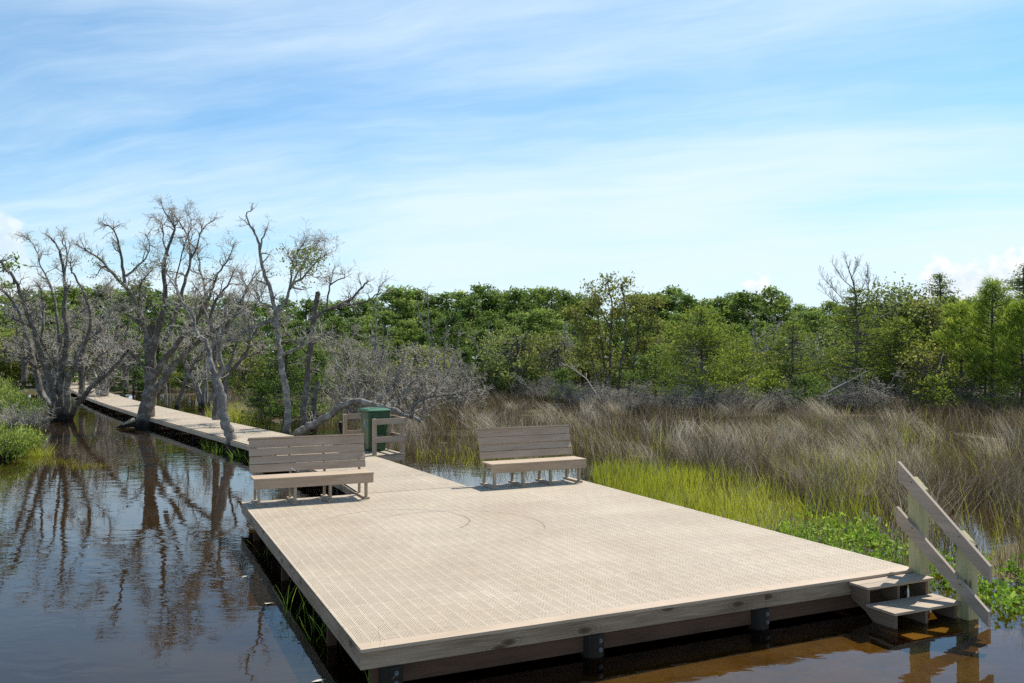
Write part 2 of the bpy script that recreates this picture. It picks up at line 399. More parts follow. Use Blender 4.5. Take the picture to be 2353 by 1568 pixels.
# ------------------------------------------------------------------ ground and water
def inpoly(px, py, poly):
    r = np.zeros(px.shape, bool); n = len(poly)
    for i in range(n):
        x1, y1 = poly[i]; x2, y2 = poly[(i+1) % n]
        c = ((y1 > py) != (y2 > py)) & (px < (x2-x1)*(py-y1)/(y2-y1+1e-12)+x1)
        r ^= c
    return r
def G(*pts): return [tuple(un(*p)[:2]) for p in pts]
TREELINE = G((1130, 866), (1280, 893), (1400, 935), (1640, 960), (1900, 945), (2120, 938), (2420, 936))
MARSH = G((905, 1036), (985, 1062), (1110, 1074), (1330, 1079))+[(6.35, 7.4), (6.45, 4.0), (6.5, 2.0), (6.7, .9), (7.4, .35), (8.2, -.15), (9.5, -.6), (14, -2.), (40, -4), (75, 20)]+[(float(CAM[0]+(a-CAM[0])*1.16), float(CAM[1]+(b-CAM[1])*1.16)) for a, b in TREELINE[::-1]]+[(20, 85), (2, 100)]+G((250, 872), (430, 924), (560, 962), (760, 990))
def vnoise(x, y, s, seed=0):
    r = np.random.default_rng(seed); z = np.zeros_like(x)
    for k in range(7):
        a = r.uniform(0, 6.28); f = s*r.uniform(.5, 1.9); p = r.uniform(0, 6.28)
        z += np.sin((x*math.cos(a)+y*math.sin(a))*f+p+1.3*np.sin((x*math.sin(a)-y*math.cos(a))*f*.7+p*2))
    return z/7*1.6
def gz(x, y):
    x = np.asarray(x, float); y = np.asarray(y, float)
    fwd = (x-CAM[0])*math.sin(YAW)+(y-CAM[1])*math.cos(YAW); lat = (x-CAM[0])*math.cos(YAW)-(y-CAM[1])*math.sin(YAW)
    z = np.full(x.shape, -.14)+.03*vnoise(x, y, .7, 3)
    mz = -.035+.06*vnoise(x, y, 1.1, 5)
    z = np.where(inpoly(x, y, MARSH), mz, z)
    rel = lat/np.maximum(fwd, 1)
    edge = np.interp(rel, [-.7, -.5, -.25, -.1, 0, .12, .3, .6], [64, 64, 62, 62, 60, 49, 47, 44])
    t = np.clip((fwd-edge)/9, 0, 1)
    z = z*(1-t)+t*(.32+.06*vnoise(x, y, .4, 9))
    return z
gx = np.concatenate([[-700, -400, -250, -160, -110, -80], np.arange(-60, -20, 2.), np.arange(-20, 30, .5), np.arange(30, 80, 1.5), [90, 110, 140, 180, 250, 400, 800]])
gy = np.concatenate([[-300, -150, -80, -40, -25], np.arange(-15, 40, .5), np.arange(40, 120, 1.5), [125, 140, 170, 220, 300, 500, 1000, 1800]])
GX, GY = np.meshgrid(gx, gy); gv = np.stack([GX.ravel(), GY.ravel(), gz(GX.ravel(), GY.ravel())], 1)
nx, ny = len(gx), len(gy); ii = np.arange(nx-1)[None, :]+np.arange(ny-1)[:, None]*nx
gq = np.stack([ii, ii+1, ii+nx+1, ii+nx], -1).reshape(-1, 4)
g = mesh_np('ground', gv, [gq], M_bed, smooth=True)
tag(g, 'brown marsh mud and wooded ground under the shallow water', 'ground', kind='structure')
wv = np.array([[-700, -300, 0], [800, -300, 0], [800, 1800, 0], [-700, 1800, 0]], float)
tag(mesh_np('water', wv, [np.array([[0, 1, 2, 3]])], M_water), 'dark tea coloured shallow water reflecting the sky and bare trees', 'water', kind='structure')

# ------------------------------------------------------------------ viewing platform
PW, PL = 6.2, 7.78
t = thing('viewing_platform', 'square pale slotted deck standing low over the water in the foreground', 'platform')
fz1 = DECK-.026; fz0 = fz1-.14
for k in range(4):
    a, b = k*PW/4, (k+1)*PW/4
    a += .0015 if k else 0; b -= .0015 if k < 3 else 0
    o = MB()
    z = DECK; y0, y1 = .142, PL
    o.poly([(a, y0, z), (b, y0, z), (b, y1, z), (a, y1, z)], [(0, 1, 2, 3)], [(a-k*PW/4+k*PW/4, y0), (b-k*PW/4+k*PW/4, y0), (b-k*PW/4+k*PW/4, y1), (a-k*PW/4+k*PW/4, y1)])
    for (xa, xb, ya, yb) in ((a, a+.012, y0, y1), (b-.012, b, y0, y1), (a+.012, b-.012, y0, y0+.012), (a+.012, b-.012, y1-.012, y1)):
        for q in ([(xa, ya), (xb, ya)], [(xb, ya), (xb, yb)], [(xb, yb), (xa, yb)], [(xa, yb), (xa, ya)]):
            (p0, p1) = q
            o.poly([(*p0, z-.024), (*p1, z-.024), (*p1, z), (*p0, z)], [(0, 1, 2, 3)], [(0, 0)]*4)
    o.build('deck_panel', M_deck, t)
    MB().box((a+.013, y0+.013, z-.025), (b-.013, y1-.013, z-.0205)).build('slot_backing', M_comp, t)  # opaque sheet added below the slots so sun doesn't leak under the deck
MB().box((0, -.012, DECK-.026), (4.14, .139, DECK+.001)).build('trim_board', M_comp2, t)
MB().box((4.143, -.012, DECK-.026), (PW, .139, DECK+.001)).build('trim_board', M_comp2, t)
MB().box((.0, .0, fz0), (4.10, .038, fz1)).build('fascia_board', M_lumber, t)
MB().box((4.104, .0, fz0), (PW, .038, fz1)).build('fascia_board', M_lumber, t)
MB().box((.0, .041, fz0), (.038, 3.9, fz1)).build('fascia_board', M_lumber, t)
MB().box((.0, 3.903, fz0), (.038, PL-.041, fz1)).build('fascia_board', M_lumber, t)
MB().box((PW-.038, .041, fz0), (PW, PL-.041, fz1)).build('fascia_board', M_lumber, t)
MB().box((PW-.16, .3, -.32), (PW-.115, PL-.3, fz0-.003)).build('beam', M_beam, t)  # unseen skirt board, added to block sunlight entering below the right fascia
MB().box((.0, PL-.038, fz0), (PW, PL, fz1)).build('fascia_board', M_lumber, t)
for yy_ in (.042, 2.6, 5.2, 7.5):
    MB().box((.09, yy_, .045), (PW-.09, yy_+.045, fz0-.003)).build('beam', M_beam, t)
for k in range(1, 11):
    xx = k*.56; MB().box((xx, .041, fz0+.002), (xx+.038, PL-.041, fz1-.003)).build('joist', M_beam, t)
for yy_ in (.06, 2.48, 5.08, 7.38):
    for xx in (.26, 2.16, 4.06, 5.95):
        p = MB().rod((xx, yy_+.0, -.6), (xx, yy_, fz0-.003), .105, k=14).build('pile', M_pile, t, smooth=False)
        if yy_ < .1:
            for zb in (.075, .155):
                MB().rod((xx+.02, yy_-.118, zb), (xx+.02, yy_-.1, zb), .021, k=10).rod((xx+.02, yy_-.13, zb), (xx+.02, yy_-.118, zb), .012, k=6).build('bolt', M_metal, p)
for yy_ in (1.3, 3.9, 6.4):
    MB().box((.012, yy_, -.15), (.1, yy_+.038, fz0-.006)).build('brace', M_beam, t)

# ------------------------------------------------------------------ stair and handrail
t = thing('stair', 'short stair of composite treads going into the water at the platform corner', 'stair', (5.2, 0, 0))
sl = [(-.015, DECK-.06), (-.225, DECK-.06), (-.225, .142), (-.57, .142), (-.57, -.05), (-.80, -.05), (-.80, -.3), (-.55, -.3), (-.42, -.1), (-.2, .08), (-.015, .17)]
for xx in (.035, .46, .875):
    MB().prism(sl, 0, xx, xx+.038).build('stringer', M_string, t)
for (y0, y1, z) in ((-.27, -.015, DECK-.03), (-.605, -.245, .167), (-.83, -.45, -.022)):
    ym = (y0+y1)/2
    MB().box((0, y0, z-.025), (.955, ym-.003, z)).build('tread', M_step, t)
    MB().box((0, ym+.003, z-.025), (.955, y1, z)).build('tread', M_step, t)
t = thing('handrail', 'sloping two board handrail on square green treated posts beside the stair', 'handrail', (6.17, -.1, 0))
def post(lo, hi, topslope):
    o = MB(); (x0, y0), (x1, y1) = lo, hi
    za = topslope(y0); zb = topslope(y1); off = random.uniform(0, 9)
    v8 = [(x0, y0, -.5), (x1, y0, -.5), (x1, y1, -.5), (x0, y1, -.5), (x0, y0, za), (x1, y0, za), (x1, y1, zb), (x0, y1, zb)]
    for f in ((0, 1, 5, 4), (1, 2, 6, 5), (2, 3, 7, 6), (3, 0, 4, 7), (4, 5, 6, 7)):
        q = [v8[i] for i in f]; o.poly(q, [(0, 1, 2, 3)], [(p[2]+off, p[0]+p[1]) for p in q])
    return o
for (yb, off) in ((-.10, 0), (-.685, 0)):
    sl_ = lambda y: 1.537+(y-.24)*.836-.012
    post((-.03, yb+.1), (.115, yb+.1+.145), lambda y: sl_(y)-.075).build('post', M_green, t)
for (ya, yb, za1, za0, zb1, zb0) in ((.24, -.86, 1.587, 1.392, .667, .497), (.267, -.835, 1.083, .906, .212, .055)):
    MB().prism([(ya, za0-.05), (ya, za1-.05), (yb, zb1-.05), (yb, zb0-.05)], 0, -.072, -.034).build('rail', M_rail, t)

for (yb, zr) in ((.072, 1.36), (.072, .86), (-.513, .88), (-.513, .39)):
    for dz in (-.03, .03):
        MB().rod((-.078, yb+dz*.4, zr+dz), (-.0725, yb+dz*.4, zr+dz), .009, k=8).build('bolt', M_metal, t)
# ------------------------------------------------------------------ benches
M_comp3 = wood('pale_composite_board', (.36, .28, .21), (.55, .455, .36), 1.2, .62)
def make_bench(name, label):
    t = thing(name, label, 'bench', group='benches at the back of the deck')
    seat_z = .442
    for xk in (.075, .64, 1.205, 1.80):
        MB().box((xk-.045, -.60, 0), (xk+.045, .02, .036)).build('skid', M_leg, t)
        MB().prism([(-.505, .037), (-.565, .037), (-.585, seat_z-.03), (-.485, seat_z-.03)], 0, xk-.019, xk+.019).build('leg', M_leg, t)
        MB().prism([(-.03, .037), (-.09, .037), (-.112, seat_z-.06), (.083, 1.01), (.14, 1.01), (-.05, .45)], 0, xk-.019+.002, xk+.019-.002).build('leg', M_leg, t)
        MB().box((xk+.021, -.575, seat_z-.12), (xk+.057, -.03, seat_z-.03)).build('seat_bearer', M_leg, t)
    MB().box((-.012, -.625, seat_z-.027), (1.912, -.335, seat_z)).build('seat_board', M_comp2, t)
    MB().box((-.012, -.329, seat_z-.027), (1.912, -.128, seat_z)).build('seat_board', M_comp2, t)
    MB().box((-.006, -.615, seat_z-.168), (1.906, -.589, seat_z-.03)).build('apron', M_comp, t)
    ang = RAD(19)
    for k in range(4):
        z0 = .035+.137*k
        Mx = Matrix.Translation((0, -.118, seat_z+.0)) @ Matrix.Rotation(-ang, 4, 'X')
        if k == 1: Mx = Mx @ Matrix.Translation((0, 0, z0)) @ Matrix.Rotation(RAD(-7), 4, 'X') @ Matrix.Translation((0, .004, -z0))
        dx = (-.004, .003, -.002, .004)[k]
        MB().box((-.012+dx, -.026, z0), (1.90+dx, -.001, z0+.127+(.012 if k == 3 else 0)), Mx).build('back_slat', M_comp, t)
    Mx = Matrix.Translation((0, -.118, seat_z)) @ Matrix.Rotation(-ang, 4, 'X')
    MB().box((-.02, -.045, .588), (1.91, .075, .613), Mx).build('cap_board', M_comp2, t)
    return t
b = make_bench('bench', 'left high-backed taupe bench in front of the green bin, white litter on its seat'); b.location = (.13, 7.79, DECK); b.rotation_euler = (0, 0, RAD(-.4))
b = make_bench('bench', 'right high-backed taupe bench standing alone before the brown reeds'); b.location = (4.21, 7.88, DECK); b.rotation_euler = (0, 0, RAD(.6))

# small white litter on the left bench
lp = at(831, 1109, 15.35)
t = thing('litter_spoon', 'tiny white plastic spoon lying on the seat of the left bench', 'litter', (.84, 7.64, DECK+.443))
o = MB()
N = 14; o.poly([(0.03+.03*math.cos(2*math.pi*i/N), .022*math.sin(2*math.pi*i/N), .03+.012*math.cos(4*math.pi*i/N)) for i in range(N)]+[(.03, 0, .005)], [(i, (i+1) % N, N) for i in range(N)])
o.build('bowl', M_white, t)
MB().rod((0.0, 0, .03), (-.06, .03, .085), .006, .008, 6).build('handle', M_white, t)

# ------------------------------------------------------------------ boardwalk
LEFT = [(1.98, 7.80), (2.02, 9.62), (1.80, 12.32), (1.62, 14.2), (1.30, 17.6), (.82, 20.6), (.32, 23.6), (-.18, 26.6), (-.67, 29.6), (-1.17, 32.7), (-1.72, 36.4), (-2.3, 40.2), (-2.9, 44.5), (-3.5, 49), (-4.2, 55), (-4.95, 62), (-5.9, 71), (-6.9, 86), (-8.3, 106), (-9.4, 126)]
WD = [1.96, 1.86, 1.98, 1.98]+[1.9]*16
RIGHT = []
for i, p in enumerate(LEFT):
    a = LEFT[max(0, i-1)]; c = LEFT[min(len(LEFT)-1, i+1)]
    d = np.array([c[0]-a[0], c[1]-a[1]]); d /= np.linalg.norm(d)
    if i < 3: d = np.array([0, 1.])
    RIGHT.append((p[0]+d[1]*WD[i], p[1]-d[0]*WD[i]*1.0))
RIGHT[0] = (3.95, 7.80); RIGHT[1] = (3.88, 9.70); RIGHT[2] = (3.76, 12.30); RIGHT[3] = (3.62, 14.4)
t = thing('boardwalk', 'long pale slotted boardwalk curving from the deck through the bare trees', 'boardwalk')
dist = 0
for i in range(len(LEFT)-1):
    l0, l1, r0, r1 = (np.array(p) for p in (LEFT[i], LEFT[i+1], RIGHT[i], RIGHT[i+1]))
    ln = np.linalg.norm(l1-l0); e = (l1-l0)/ln*.005; e2 = (r1-r0)/np.linalg.norm(r1-r0)*.005
    a, b_, c, d = l0+e, r0+e2, r1-e2, l1-e
    z = DECK; o = MB(); ww = np.linalg.norm(r0-l0)
    o.poly([(*a, z), (*b_, z), (*c, z), (*d, z)], [(0, 1, 2, 3)], [(0, dist), (ww, dist), (ww, dist+ln), (0, dist+ln)])
    for (p, q) in ((a, b_), (b_, c), (c, d), (d, a)):
        o.poly([(*p, z-.024), (*q, z-.024), (*q, z), (*p, z)], [(0, 1, 2, 3)], [(0, 0)]*4)
    o.poly([(*a, z-.022), (*b_, z-.022), (*c, z-.022), (*d, z-.022)], [(0, 1, 2, 3)], [(-9, -9)]*4)
    o.build('deck_panel', M_deck, t); dist += ln
    for (p, q, sg) in ((l0, l1, -1), (r0, r1, 1)):
        dd = (q-p)/np.linalg.norm(q-p); nn = np.array([dd[1], -dd[0]])*sg
        ang = math.atan2(dd[1], dd[0]); L_ = np.linalg.norm(q-p)
        Mx = Matrix.Translation((p[0], p[1], 0)) @ Matrix.Rotation(ang, 4, 'Z')
        s0, s1 = (0.0, .03) if sg < 0 else (-.03, 0.0)
        MB().box((.003, s0-.003*sg*-1*0, fz0+.01), (L_-.003, s1, DECK-.027), Mx).build('fascia_board', M_comp2 if i > 1 else M_lumber, t)
    for p in ((l0+(r0-l0)*.06), (l0+(r0-l0)*.94)):
        pp = p+(l1-l0)/ln*.3
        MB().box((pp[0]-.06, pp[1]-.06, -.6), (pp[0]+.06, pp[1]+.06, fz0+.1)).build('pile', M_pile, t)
    mid = l0+(l1-l0)/ln*.3; mr = mid+(r0-l0)*.97; ml = mid+(r0-l0)*.03
    MB().box((0, -.02, fz0-.11), (np.linalg.norm(mr-ml), .02, fz0-.0), Matrix.Translation((*ml, 0)) @ Matrix.Rotation(math.atan2(*(mr-ml)[::-1]), 4, 'Z')).build('beam', M_beam, t)
# bin pad, part of the boardwalk
o = MB(); z = DECK; pad = [(3.70, 13.30), (4.50, 13.50), (4.36, 15.62), (3.55, 15.50)]
o.poly([(*p, z) for p in pad], [(0, 1, 2, 3)], [(0, 0), (.8, 0), (.8, 2.1), (0, 2.1)])
for i in range(4):
    p, q = pad[i], pad[(i+1) % 4]; o.poly([(*p, z-.024), (*q, z-.024), (*q, z), (*p, z)], [(0, 1, 2, 3)], [(0, 0)]*4)
o.poly([(*p, z-.022) for p in pad], [(0, 1, 2, 3)], [(-9, -9)]*4)
o.build('deck_panel', M_deck, t)
for i in range(3):
    p, q = np.array(pad[i]), np.array(pad[i+1]); dd = q-p; L_ = np.linalg.norm(dd)
    MB().box((.003, 0.0, fz0), (L_-.003, .03, DECK-.027), Matrix.Translation((*p, 0)) @ Matrix.Rotation(math.atan2(dd[1], dd[0]), 4, 'Z')).build('fascia_board', M_comp, t)

# railing round the bin
t = thing('bin_enclosure', 'low taupe post and rail enclosure around the green wheelie bin', 'railing', (3.7, 13.4, 0))
def P3(x, y, z): return Vector((x-3.7, y-13.4, z))
corners = [(3.745, 13.44, DECK), (4.50, 13.62, .12), (4.37, 15.5, .12), (3.53, 15.56, DECK)]
for (x, y, zb) in corners: MB().box(tuple(P3(x-.045, y-.045, zb)), tuple(P3(x+.045, y+.045, DECK+.87))).build('post', M_comp, t)
x, y = 4.435, 14.55; MB().box(tuple(P3(x-.04, y-.04, .15)), tuple(P3(x+.04, y+.04, DECK+.85))).build('post', M_comp, t)
for i in range(3):
    p = np.array(corners[i][:2]); q = np.array(corners[i+1][:2]); dd = q-p; L_ = np.linalg.norm(dd); nn = np.array([dd[1], -dd[0]])/L_
    for zc in (.80, .365):
        Mx = Matrix.Translation(P3(p[0]+nn[0]*.049, p[1]+nn[1]*.049, DECK+zc)) @ Matrix.Rotation(math.atan2(dd[1], dd[0]), 4, 'Z')
        e = .05+(.032 if i == 1 else 0)
        MB().box((-e+.0, -.03, -.07), (L_+e, 0, .07), Mx).build('rail', M_comp, t)

# wheelie bin
t = thing('wheelie_bin', 'dark green wheeled rubbish bin with closed lid inside the rail enclosure', 'bin', (4.03, 14.5, DECK), rot=RAD(4)); t.scale = (.93, .93, 1)
def rrect(hw, hd, z, r, cy=0):
    pts = []
    for (cx, cyy, a0) in ((hw-r, hd-r, 0), (-hw+r, hd-r, 90), (-hw+r, -hd+r, 180), (hw-r, -hd+r, 270)):
        for k in range(5):
            a = RAD(a0+k*22.5); pts.append((cx+r*math.cos(a), cy+cyy+r*math.sin(a), z))
    return pts
def loft(o, rings, capb=True, capt=True):
    n = len(rings[0]); vs = [p for r in rings for p in r]
    fs = [(k*n+i, k*n+(i+1) % n, (k+1)*n+(i+1) % n, (k+1)*n+i) for k in range(len(rings)-1) for i in range(n)]
    if capb: fs.append(tuple(range(n))[::-1])
    if capt: fs.append(tuple(range((len(rings)-1)*n, len(rings)*n)))
    return o.poly(vs, fs)
o = MB()
loft(o, [rrect(.235, .27, 0.0, .06, .03), rrect(.245, .285, .05, .06, .03), rrect(.27, .325, .55, .06, .01), rrect(.295, .37, .97, .055, -.01)])
body = o.build('body', M_bin, t)
loft(MB(), [rrect(.29, .19, .76, .05, -.21), rrect(.305, .215, .80, .05, -.205), rrect(.318, .225, .97, .05, -.2)]).build('front_panel', M_bin, t)
loft(MB(), [rrect(.318, .40, .955, .05, -.01), rrect(.325, .41, .965, .05, -.01), rrect(.325, .41, .985, .05, -.01), rrect(.315, .40, .992, .05, -.01)]).build('rim', M_bin, t)
lid = loft(MB(), [rrect(.335, .43, .997, .06, -.01), rrect(.335, .43, 1.03, .06, -.01), rrect(.30, .36, 1.062, .1, .01), rrect(.2, .22, 1.078, .1, .02)]).build('lid', M_lid, t)
MB().box((-.28, -.455, 1.0), (.28, -.435, 1.022)).build('lip', M_lid, lid)
loft(MB(), [rrect(.19, .02, 1.079, .015, -.17), rrect(.18, .016, 1.088, .012, -.17)]).build('ridge', M_lid, lid)
MB().rod((-.25, .45, .98), (.25, .45, .98), .016).box((-.25, .36, .955), (-.21, .45, .995)).box((.21, .36, .955), (.25, .45, .995)).build('handle', M_bin, t)
for sx in (-1, 1):
    MB().rod((sx*.25, .3, .125), (sx*.30, .3, .125), .125, k=20).build('wheel', M_black, t)
# front recess with lift bar
loft(MB(), [rrect(.12, .02, .32, .015, -.275), rrect(.12, .02, .62, .015, -.31)]).build('lift_pocket', M_bin, t)
MB().rod((-.13, -.33, .40), (.13, -.33, .40), .014).build('lift_bar', M_metal, t)
# worn pale print on the side: an upright figure over three strokes
o = MB()
def stroke(y0, z0, y1, z1, wd):
    def X(z): return -(.245+.025*(z-.05)/.5 if z < .55 else .27+.025*(z-.55)/.42)-.003
    d = np.array([y1-y0, z1-z0]); d /= np.linalg.norm(d); n = np.array([-d[1], d[0]])*wd/2
    q = [(y0+n[0], z0+n[1]), (y0-n[0], z0-n[1]), (y1-n[0], z1-n[1]), (y1+n[0], z1+n[1])]
    o.poly([(X(b_), a, b_) for a, b_ in q], [(0, 1, 2, 3)])
for sck in ((.02, .86, -.01, .76, .05), (-.01, .76, .03, .70, .04), (.03, .92, .02, .87, .035), (.06, .82, -.05, .80, .02), (.06, .72, -.06, .69, .018), (.06, .665, -.06, .635, .014), (.06, .635, -.06, .605, .012)):
    stroke(*sck)
o.build('print', M_mark, t)

# ------------------------------------------------------------------ tree building blocks
def catmull(pts, per=4):
    P = np.asarray(pts, float)
    if len(P) < 3: return P
    E_ = np.vstack([2*P[0]-P[1], P, 2*P[-1]-P[-2]]); res = []
    for i in range(1, len(E_)-2):
        for k in range(per):
            t = k/per; a, b, c, d = E_[i-1], E_[i], E_[i+1], E_[i+2]
            res.append(.5*((2*b)+(-a+c)*t+(2*a-5*b+4*c-d)*t*t+(-a+3*b-3*c+d)*t**3))
    res.append(P[-1]); return np.array(res)
def tubes(polys, sides):
    """polys: list of (P(k,3), R(k)) -> V, [quads], attr"""
    groups = {}
    for P, R in polys: groups.setdefault(len(P), []).append((P, R))
    VV, QQ, AA, base = [], [], [], 0
    for k, lst in groups.items():
        P = np.array([p for p, r in lst]); R = np.array([r for p, r in lst]); N = len(lst)
        Tn = np.empty_like(P); Tn[:, 1:-1] = P[:, 2:]-P[:, :-2]; Tn[:, 0] = P[:, 1]-P[:, 0]; Tn[:, -1] = P[:, -1]-P[:, -2]
        Tn /= np.linalg.norm(Tn, axis=2, keepdims=True)+1e-9
        mean = P[:, -1]-P[:, 0]; mean /= np.linalg.norm(mean, axis=1, keepdims=True)+1e-9
        ref = np.where(np.abs(mean[:, 2:3]) < .75, np.array([[0, 0, 1.]]), np.array([[.94, .34, 0.]]))[:, None, :]
        A = np.cross(Tn, np.broadcast_to(ref, Tn.shape)); A /= np.linalg.norm(A, axis=2, keepdims=True)+1e-9
        B = np.cross(Tn, A)
        an = np.arange(sides)*2*np.pi/sides
        V = P[:, :, None, :]+R[:, :, None, None]*(A[:, :, None, :]*np.cos(an)[None, None, :, None]+B[:, :, None, :]*np.sin(an)[None, None, :, None])
        idx = base+np.arange(N*k*sides).reshape(N, k, sides); nxt = np.roll(idx, -1, axis=2)
        Q = np.stack([idx[:, :-1], nxt[:, :-1], nxt[:, 1:], idx[:, 1:]], -1).reshape(-1, 4)
        VV.append(V.reshape(-1, 3)); QQ.append(Q); base += N*k*sides
        AA.append(np.repeat(rng.random(N), k*sides))
    return np.concatenate(VV), np.concatenate(QQ), np.concatenate(AA)
def tube_obj(name, polys, sides, mat, parent, org):
    V, Q, A = tubes(polys, sides)
    return mesh_np(name, V-np.asarray(org), [Q], mat, parent, A, smooth=True)
def two_tubes(name, a, na, b, nb, mat, parent, org):
    V, Q, A = tubes(a, na)
    if b:
        V2, Q2, A2 = tubes(b, nb); Q2 = Q2+len(V); V = np.concatenate([V, V2]); Q = np.concatenate([Q, Q2]); A = np.concatenate([A, A2])
    return mesh_np(name, V-np.asarray(org), [Q], mat, parent, A, smooth=True)
def norm(v): return v/(np.linalg.norm(v)+1e-9)
def grow(outp, P, R, lvl, prm):
    """sprout side branches along polyline P; outp[lvl] collects polylines"""
    if lvl >= len(prm['n']): return
    seg = np.linalg.norm(np.diff(P, axis=0), axis=1); cum = np.concatenate([[0], np.cumsum(seg)]); Ltot = cum[-1]
    n = prm['n'][lvl]*Ltot; n = int(n)+(rng.random() < n-int(n))
    t0 = prm['t0'][lvl]
    for _ in range(n):
        tt = t0+(1-t0)*rng.random()**.85
        s_ = tt*Ltot; i = min(np.searchsorted(cum, s_)-1, len(P)-2); i = max(i, 0)
        f = (s_-cum[i])/(seg[i]+1e-9); p = P[i]*(1-f)+P[i+1]*f; rr = R[i]*(1-f)+R[i+1]*f
        tg = norm(P[i+1]-P[i]); q = norm(np.cross(tg, rng.normal(size=3)))
        a = rng.uniform(.5, 1.25); d = norm(tg*math.cos(a)+q*math.sin(a)+np.array([0, 0, prm['up'][lvl]]))
        L = prm['len'][lvl]*rng.uniform(.45, 1.3)*(1-.55*tt); k = prm['k'][lvl]
        r0 = min(rr*.75, prm['r'][lvl]*rng.uniform(.7, 1.25)); pts = [p]
        for j in range(k-1):
            d = norm(d+rng.normal(size=3)*prm['wig'][lvl]+np.array([0, 0, prm['up'][lvl]*.25]))
            pts.append(pts[-1]+d*L/(k-1))
        pts = np.array(pts); rad = np.linspace(r0, max(r0*.35, prm['rmin']), k)
        outp[lvl].append((pts, rad)); grow(outp, pts, rad, lvl+1, prm)
def cards(C, size, aspect=.5, dirs=None, spread=1., jit=.35):
    """rhombic leaf cards at centres C"""
    n = len(C); D = rng.normal(size=(n, 3))
    if dirs is not None: D = dirs+D*spread
    D /= np.linalg.norm(D, axis=1, keepdims=True)+1e-9
    S = np.cross(D, rng.normal(size=(n, 3))); S /= np.linalg.norm(S, axis=1, keepdims=True)+1e-9
    L = size*(1+jit*rng.normal(size=(n, 1))).clip(.4, 2); W = L*aspect
    V = np.stack([C-D*L*.5, C+S*W*.5, C+D*L*.5, C-S*W*.5], 1).reshape(-1, 3)
    return V, np.arange(4*n).reshape(n, 4)
def leaf_obj(name, clumps, per, spread, size, aspect, mat, parent, org, flat=.6, dirs=None, bias=None):
    C0 = np.asarray(clumps); n = len(C0); cr = rng.random(n)
    off = rng.normal(size=(n, per, 3))*np.array([1, 1, flat])*spread
    C = (C0[:, None, :]+off).reshape(-1, 3)
    dd = None
    if dirs is not None: dd = np.repeat(np.asarray(dirs), per, axis=0)
    V, Q = cards(C, size, aspect, dd, .7)
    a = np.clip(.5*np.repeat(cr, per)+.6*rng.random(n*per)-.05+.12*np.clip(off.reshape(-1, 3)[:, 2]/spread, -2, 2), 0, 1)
    return mesh_np(name, V-np.asarray(org), [Q], mat, parent, np.repeat(a, 4))

# ------------------------------------------------------------------ traced bare oaks on the left
def ca(x, y): return .4001*x, 431.4+.4001*y            # measuring grid of the left part of the photo
def cb2(x, y): return 470.6+.4001*x, 431.4+.4001*y
def cc(x, y): return 1098+.3001*x, 588.2+.3001*y
OAKP = dict(n=[3.4, 7.5, 8.5], t0=[.22, .12, .1], len=[1.05, .6, .33], r=[.030, .013, .0085], rmin=.0045, k=[7, 5, 4], wig=[.30, .34, .4], up=[.28, .12, .05])
def traced_tree(name, label, cat, base, dep, limbs, conv, mat, prm=OAKP, group=None, leaves=None, twmat=None, first=3.0):
    """limbs: (points on the grid, r0, r1, depth drift at the tip, density factor)"""
    org = at(*conv(*base), dep); org[2] = gz(*org[:2]) if org[2] < .6 else org[2]
    t = thing(name, label, cat, org, group)
    main = []; lv = [[] for _ in prm['n']]
    for (pts, r0, r1, dd, dens) in limbs:
        n = len(pts); P = np.array([at(*conv(*p), dep+dd*(i/(n-1))**1.2) for i, p in enumerate(pts)])
        r0, r1 = (r0*(.78 if r0 < .3 else .92), r1); P = catmull(P, 4); k = len(P)
        sx = np.linspace(0, 1, k)
        R = r0+(r1-r0)*sx**.8; R = R*(1+.03*np.sin(np.arange(k)*1.7+r0*50)); R[-1] = min(R[-1], .006 if r1 < .05 else R[-1])
        P = P+rng.normal(size=P.shape)*.018*np.minimum(1, np.arange(k)/3)[:, None]
        main.append((P, R))
        pr = dict(prm); pr['n'] = [prm['n'][0]*dens]+list(prm['n'][1:])
        grow(lv, P, R, 0, pr)
        # end forks
        if r1 < .05:
            for _ in range(3): grow(lv, P[-4:], R[-4:], 1, dict(prm, len=[q*.8 for q in prm['len']]))
    # close to the ground the trunk sinks below the surface and flares
    two_tubes('trunk', main, 10, lv[0], 5, mat, t, org)
    tw = [q for l in lv[1:] for q in l]
    if tw:
        tube_obj('twigs', tw, 3, twmat or M_twig, t, org)
    if leaves:
        tips = [p[-1] for l in lv[leaves.get('lvl', 0):] for p, r in l]
        tips = [p for p in tips if rng.random() < leaves['frac'] and leaves.get('test', lambda q: True)(pj(p))]
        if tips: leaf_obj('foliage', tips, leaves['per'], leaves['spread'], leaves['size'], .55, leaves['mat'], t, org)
    return t

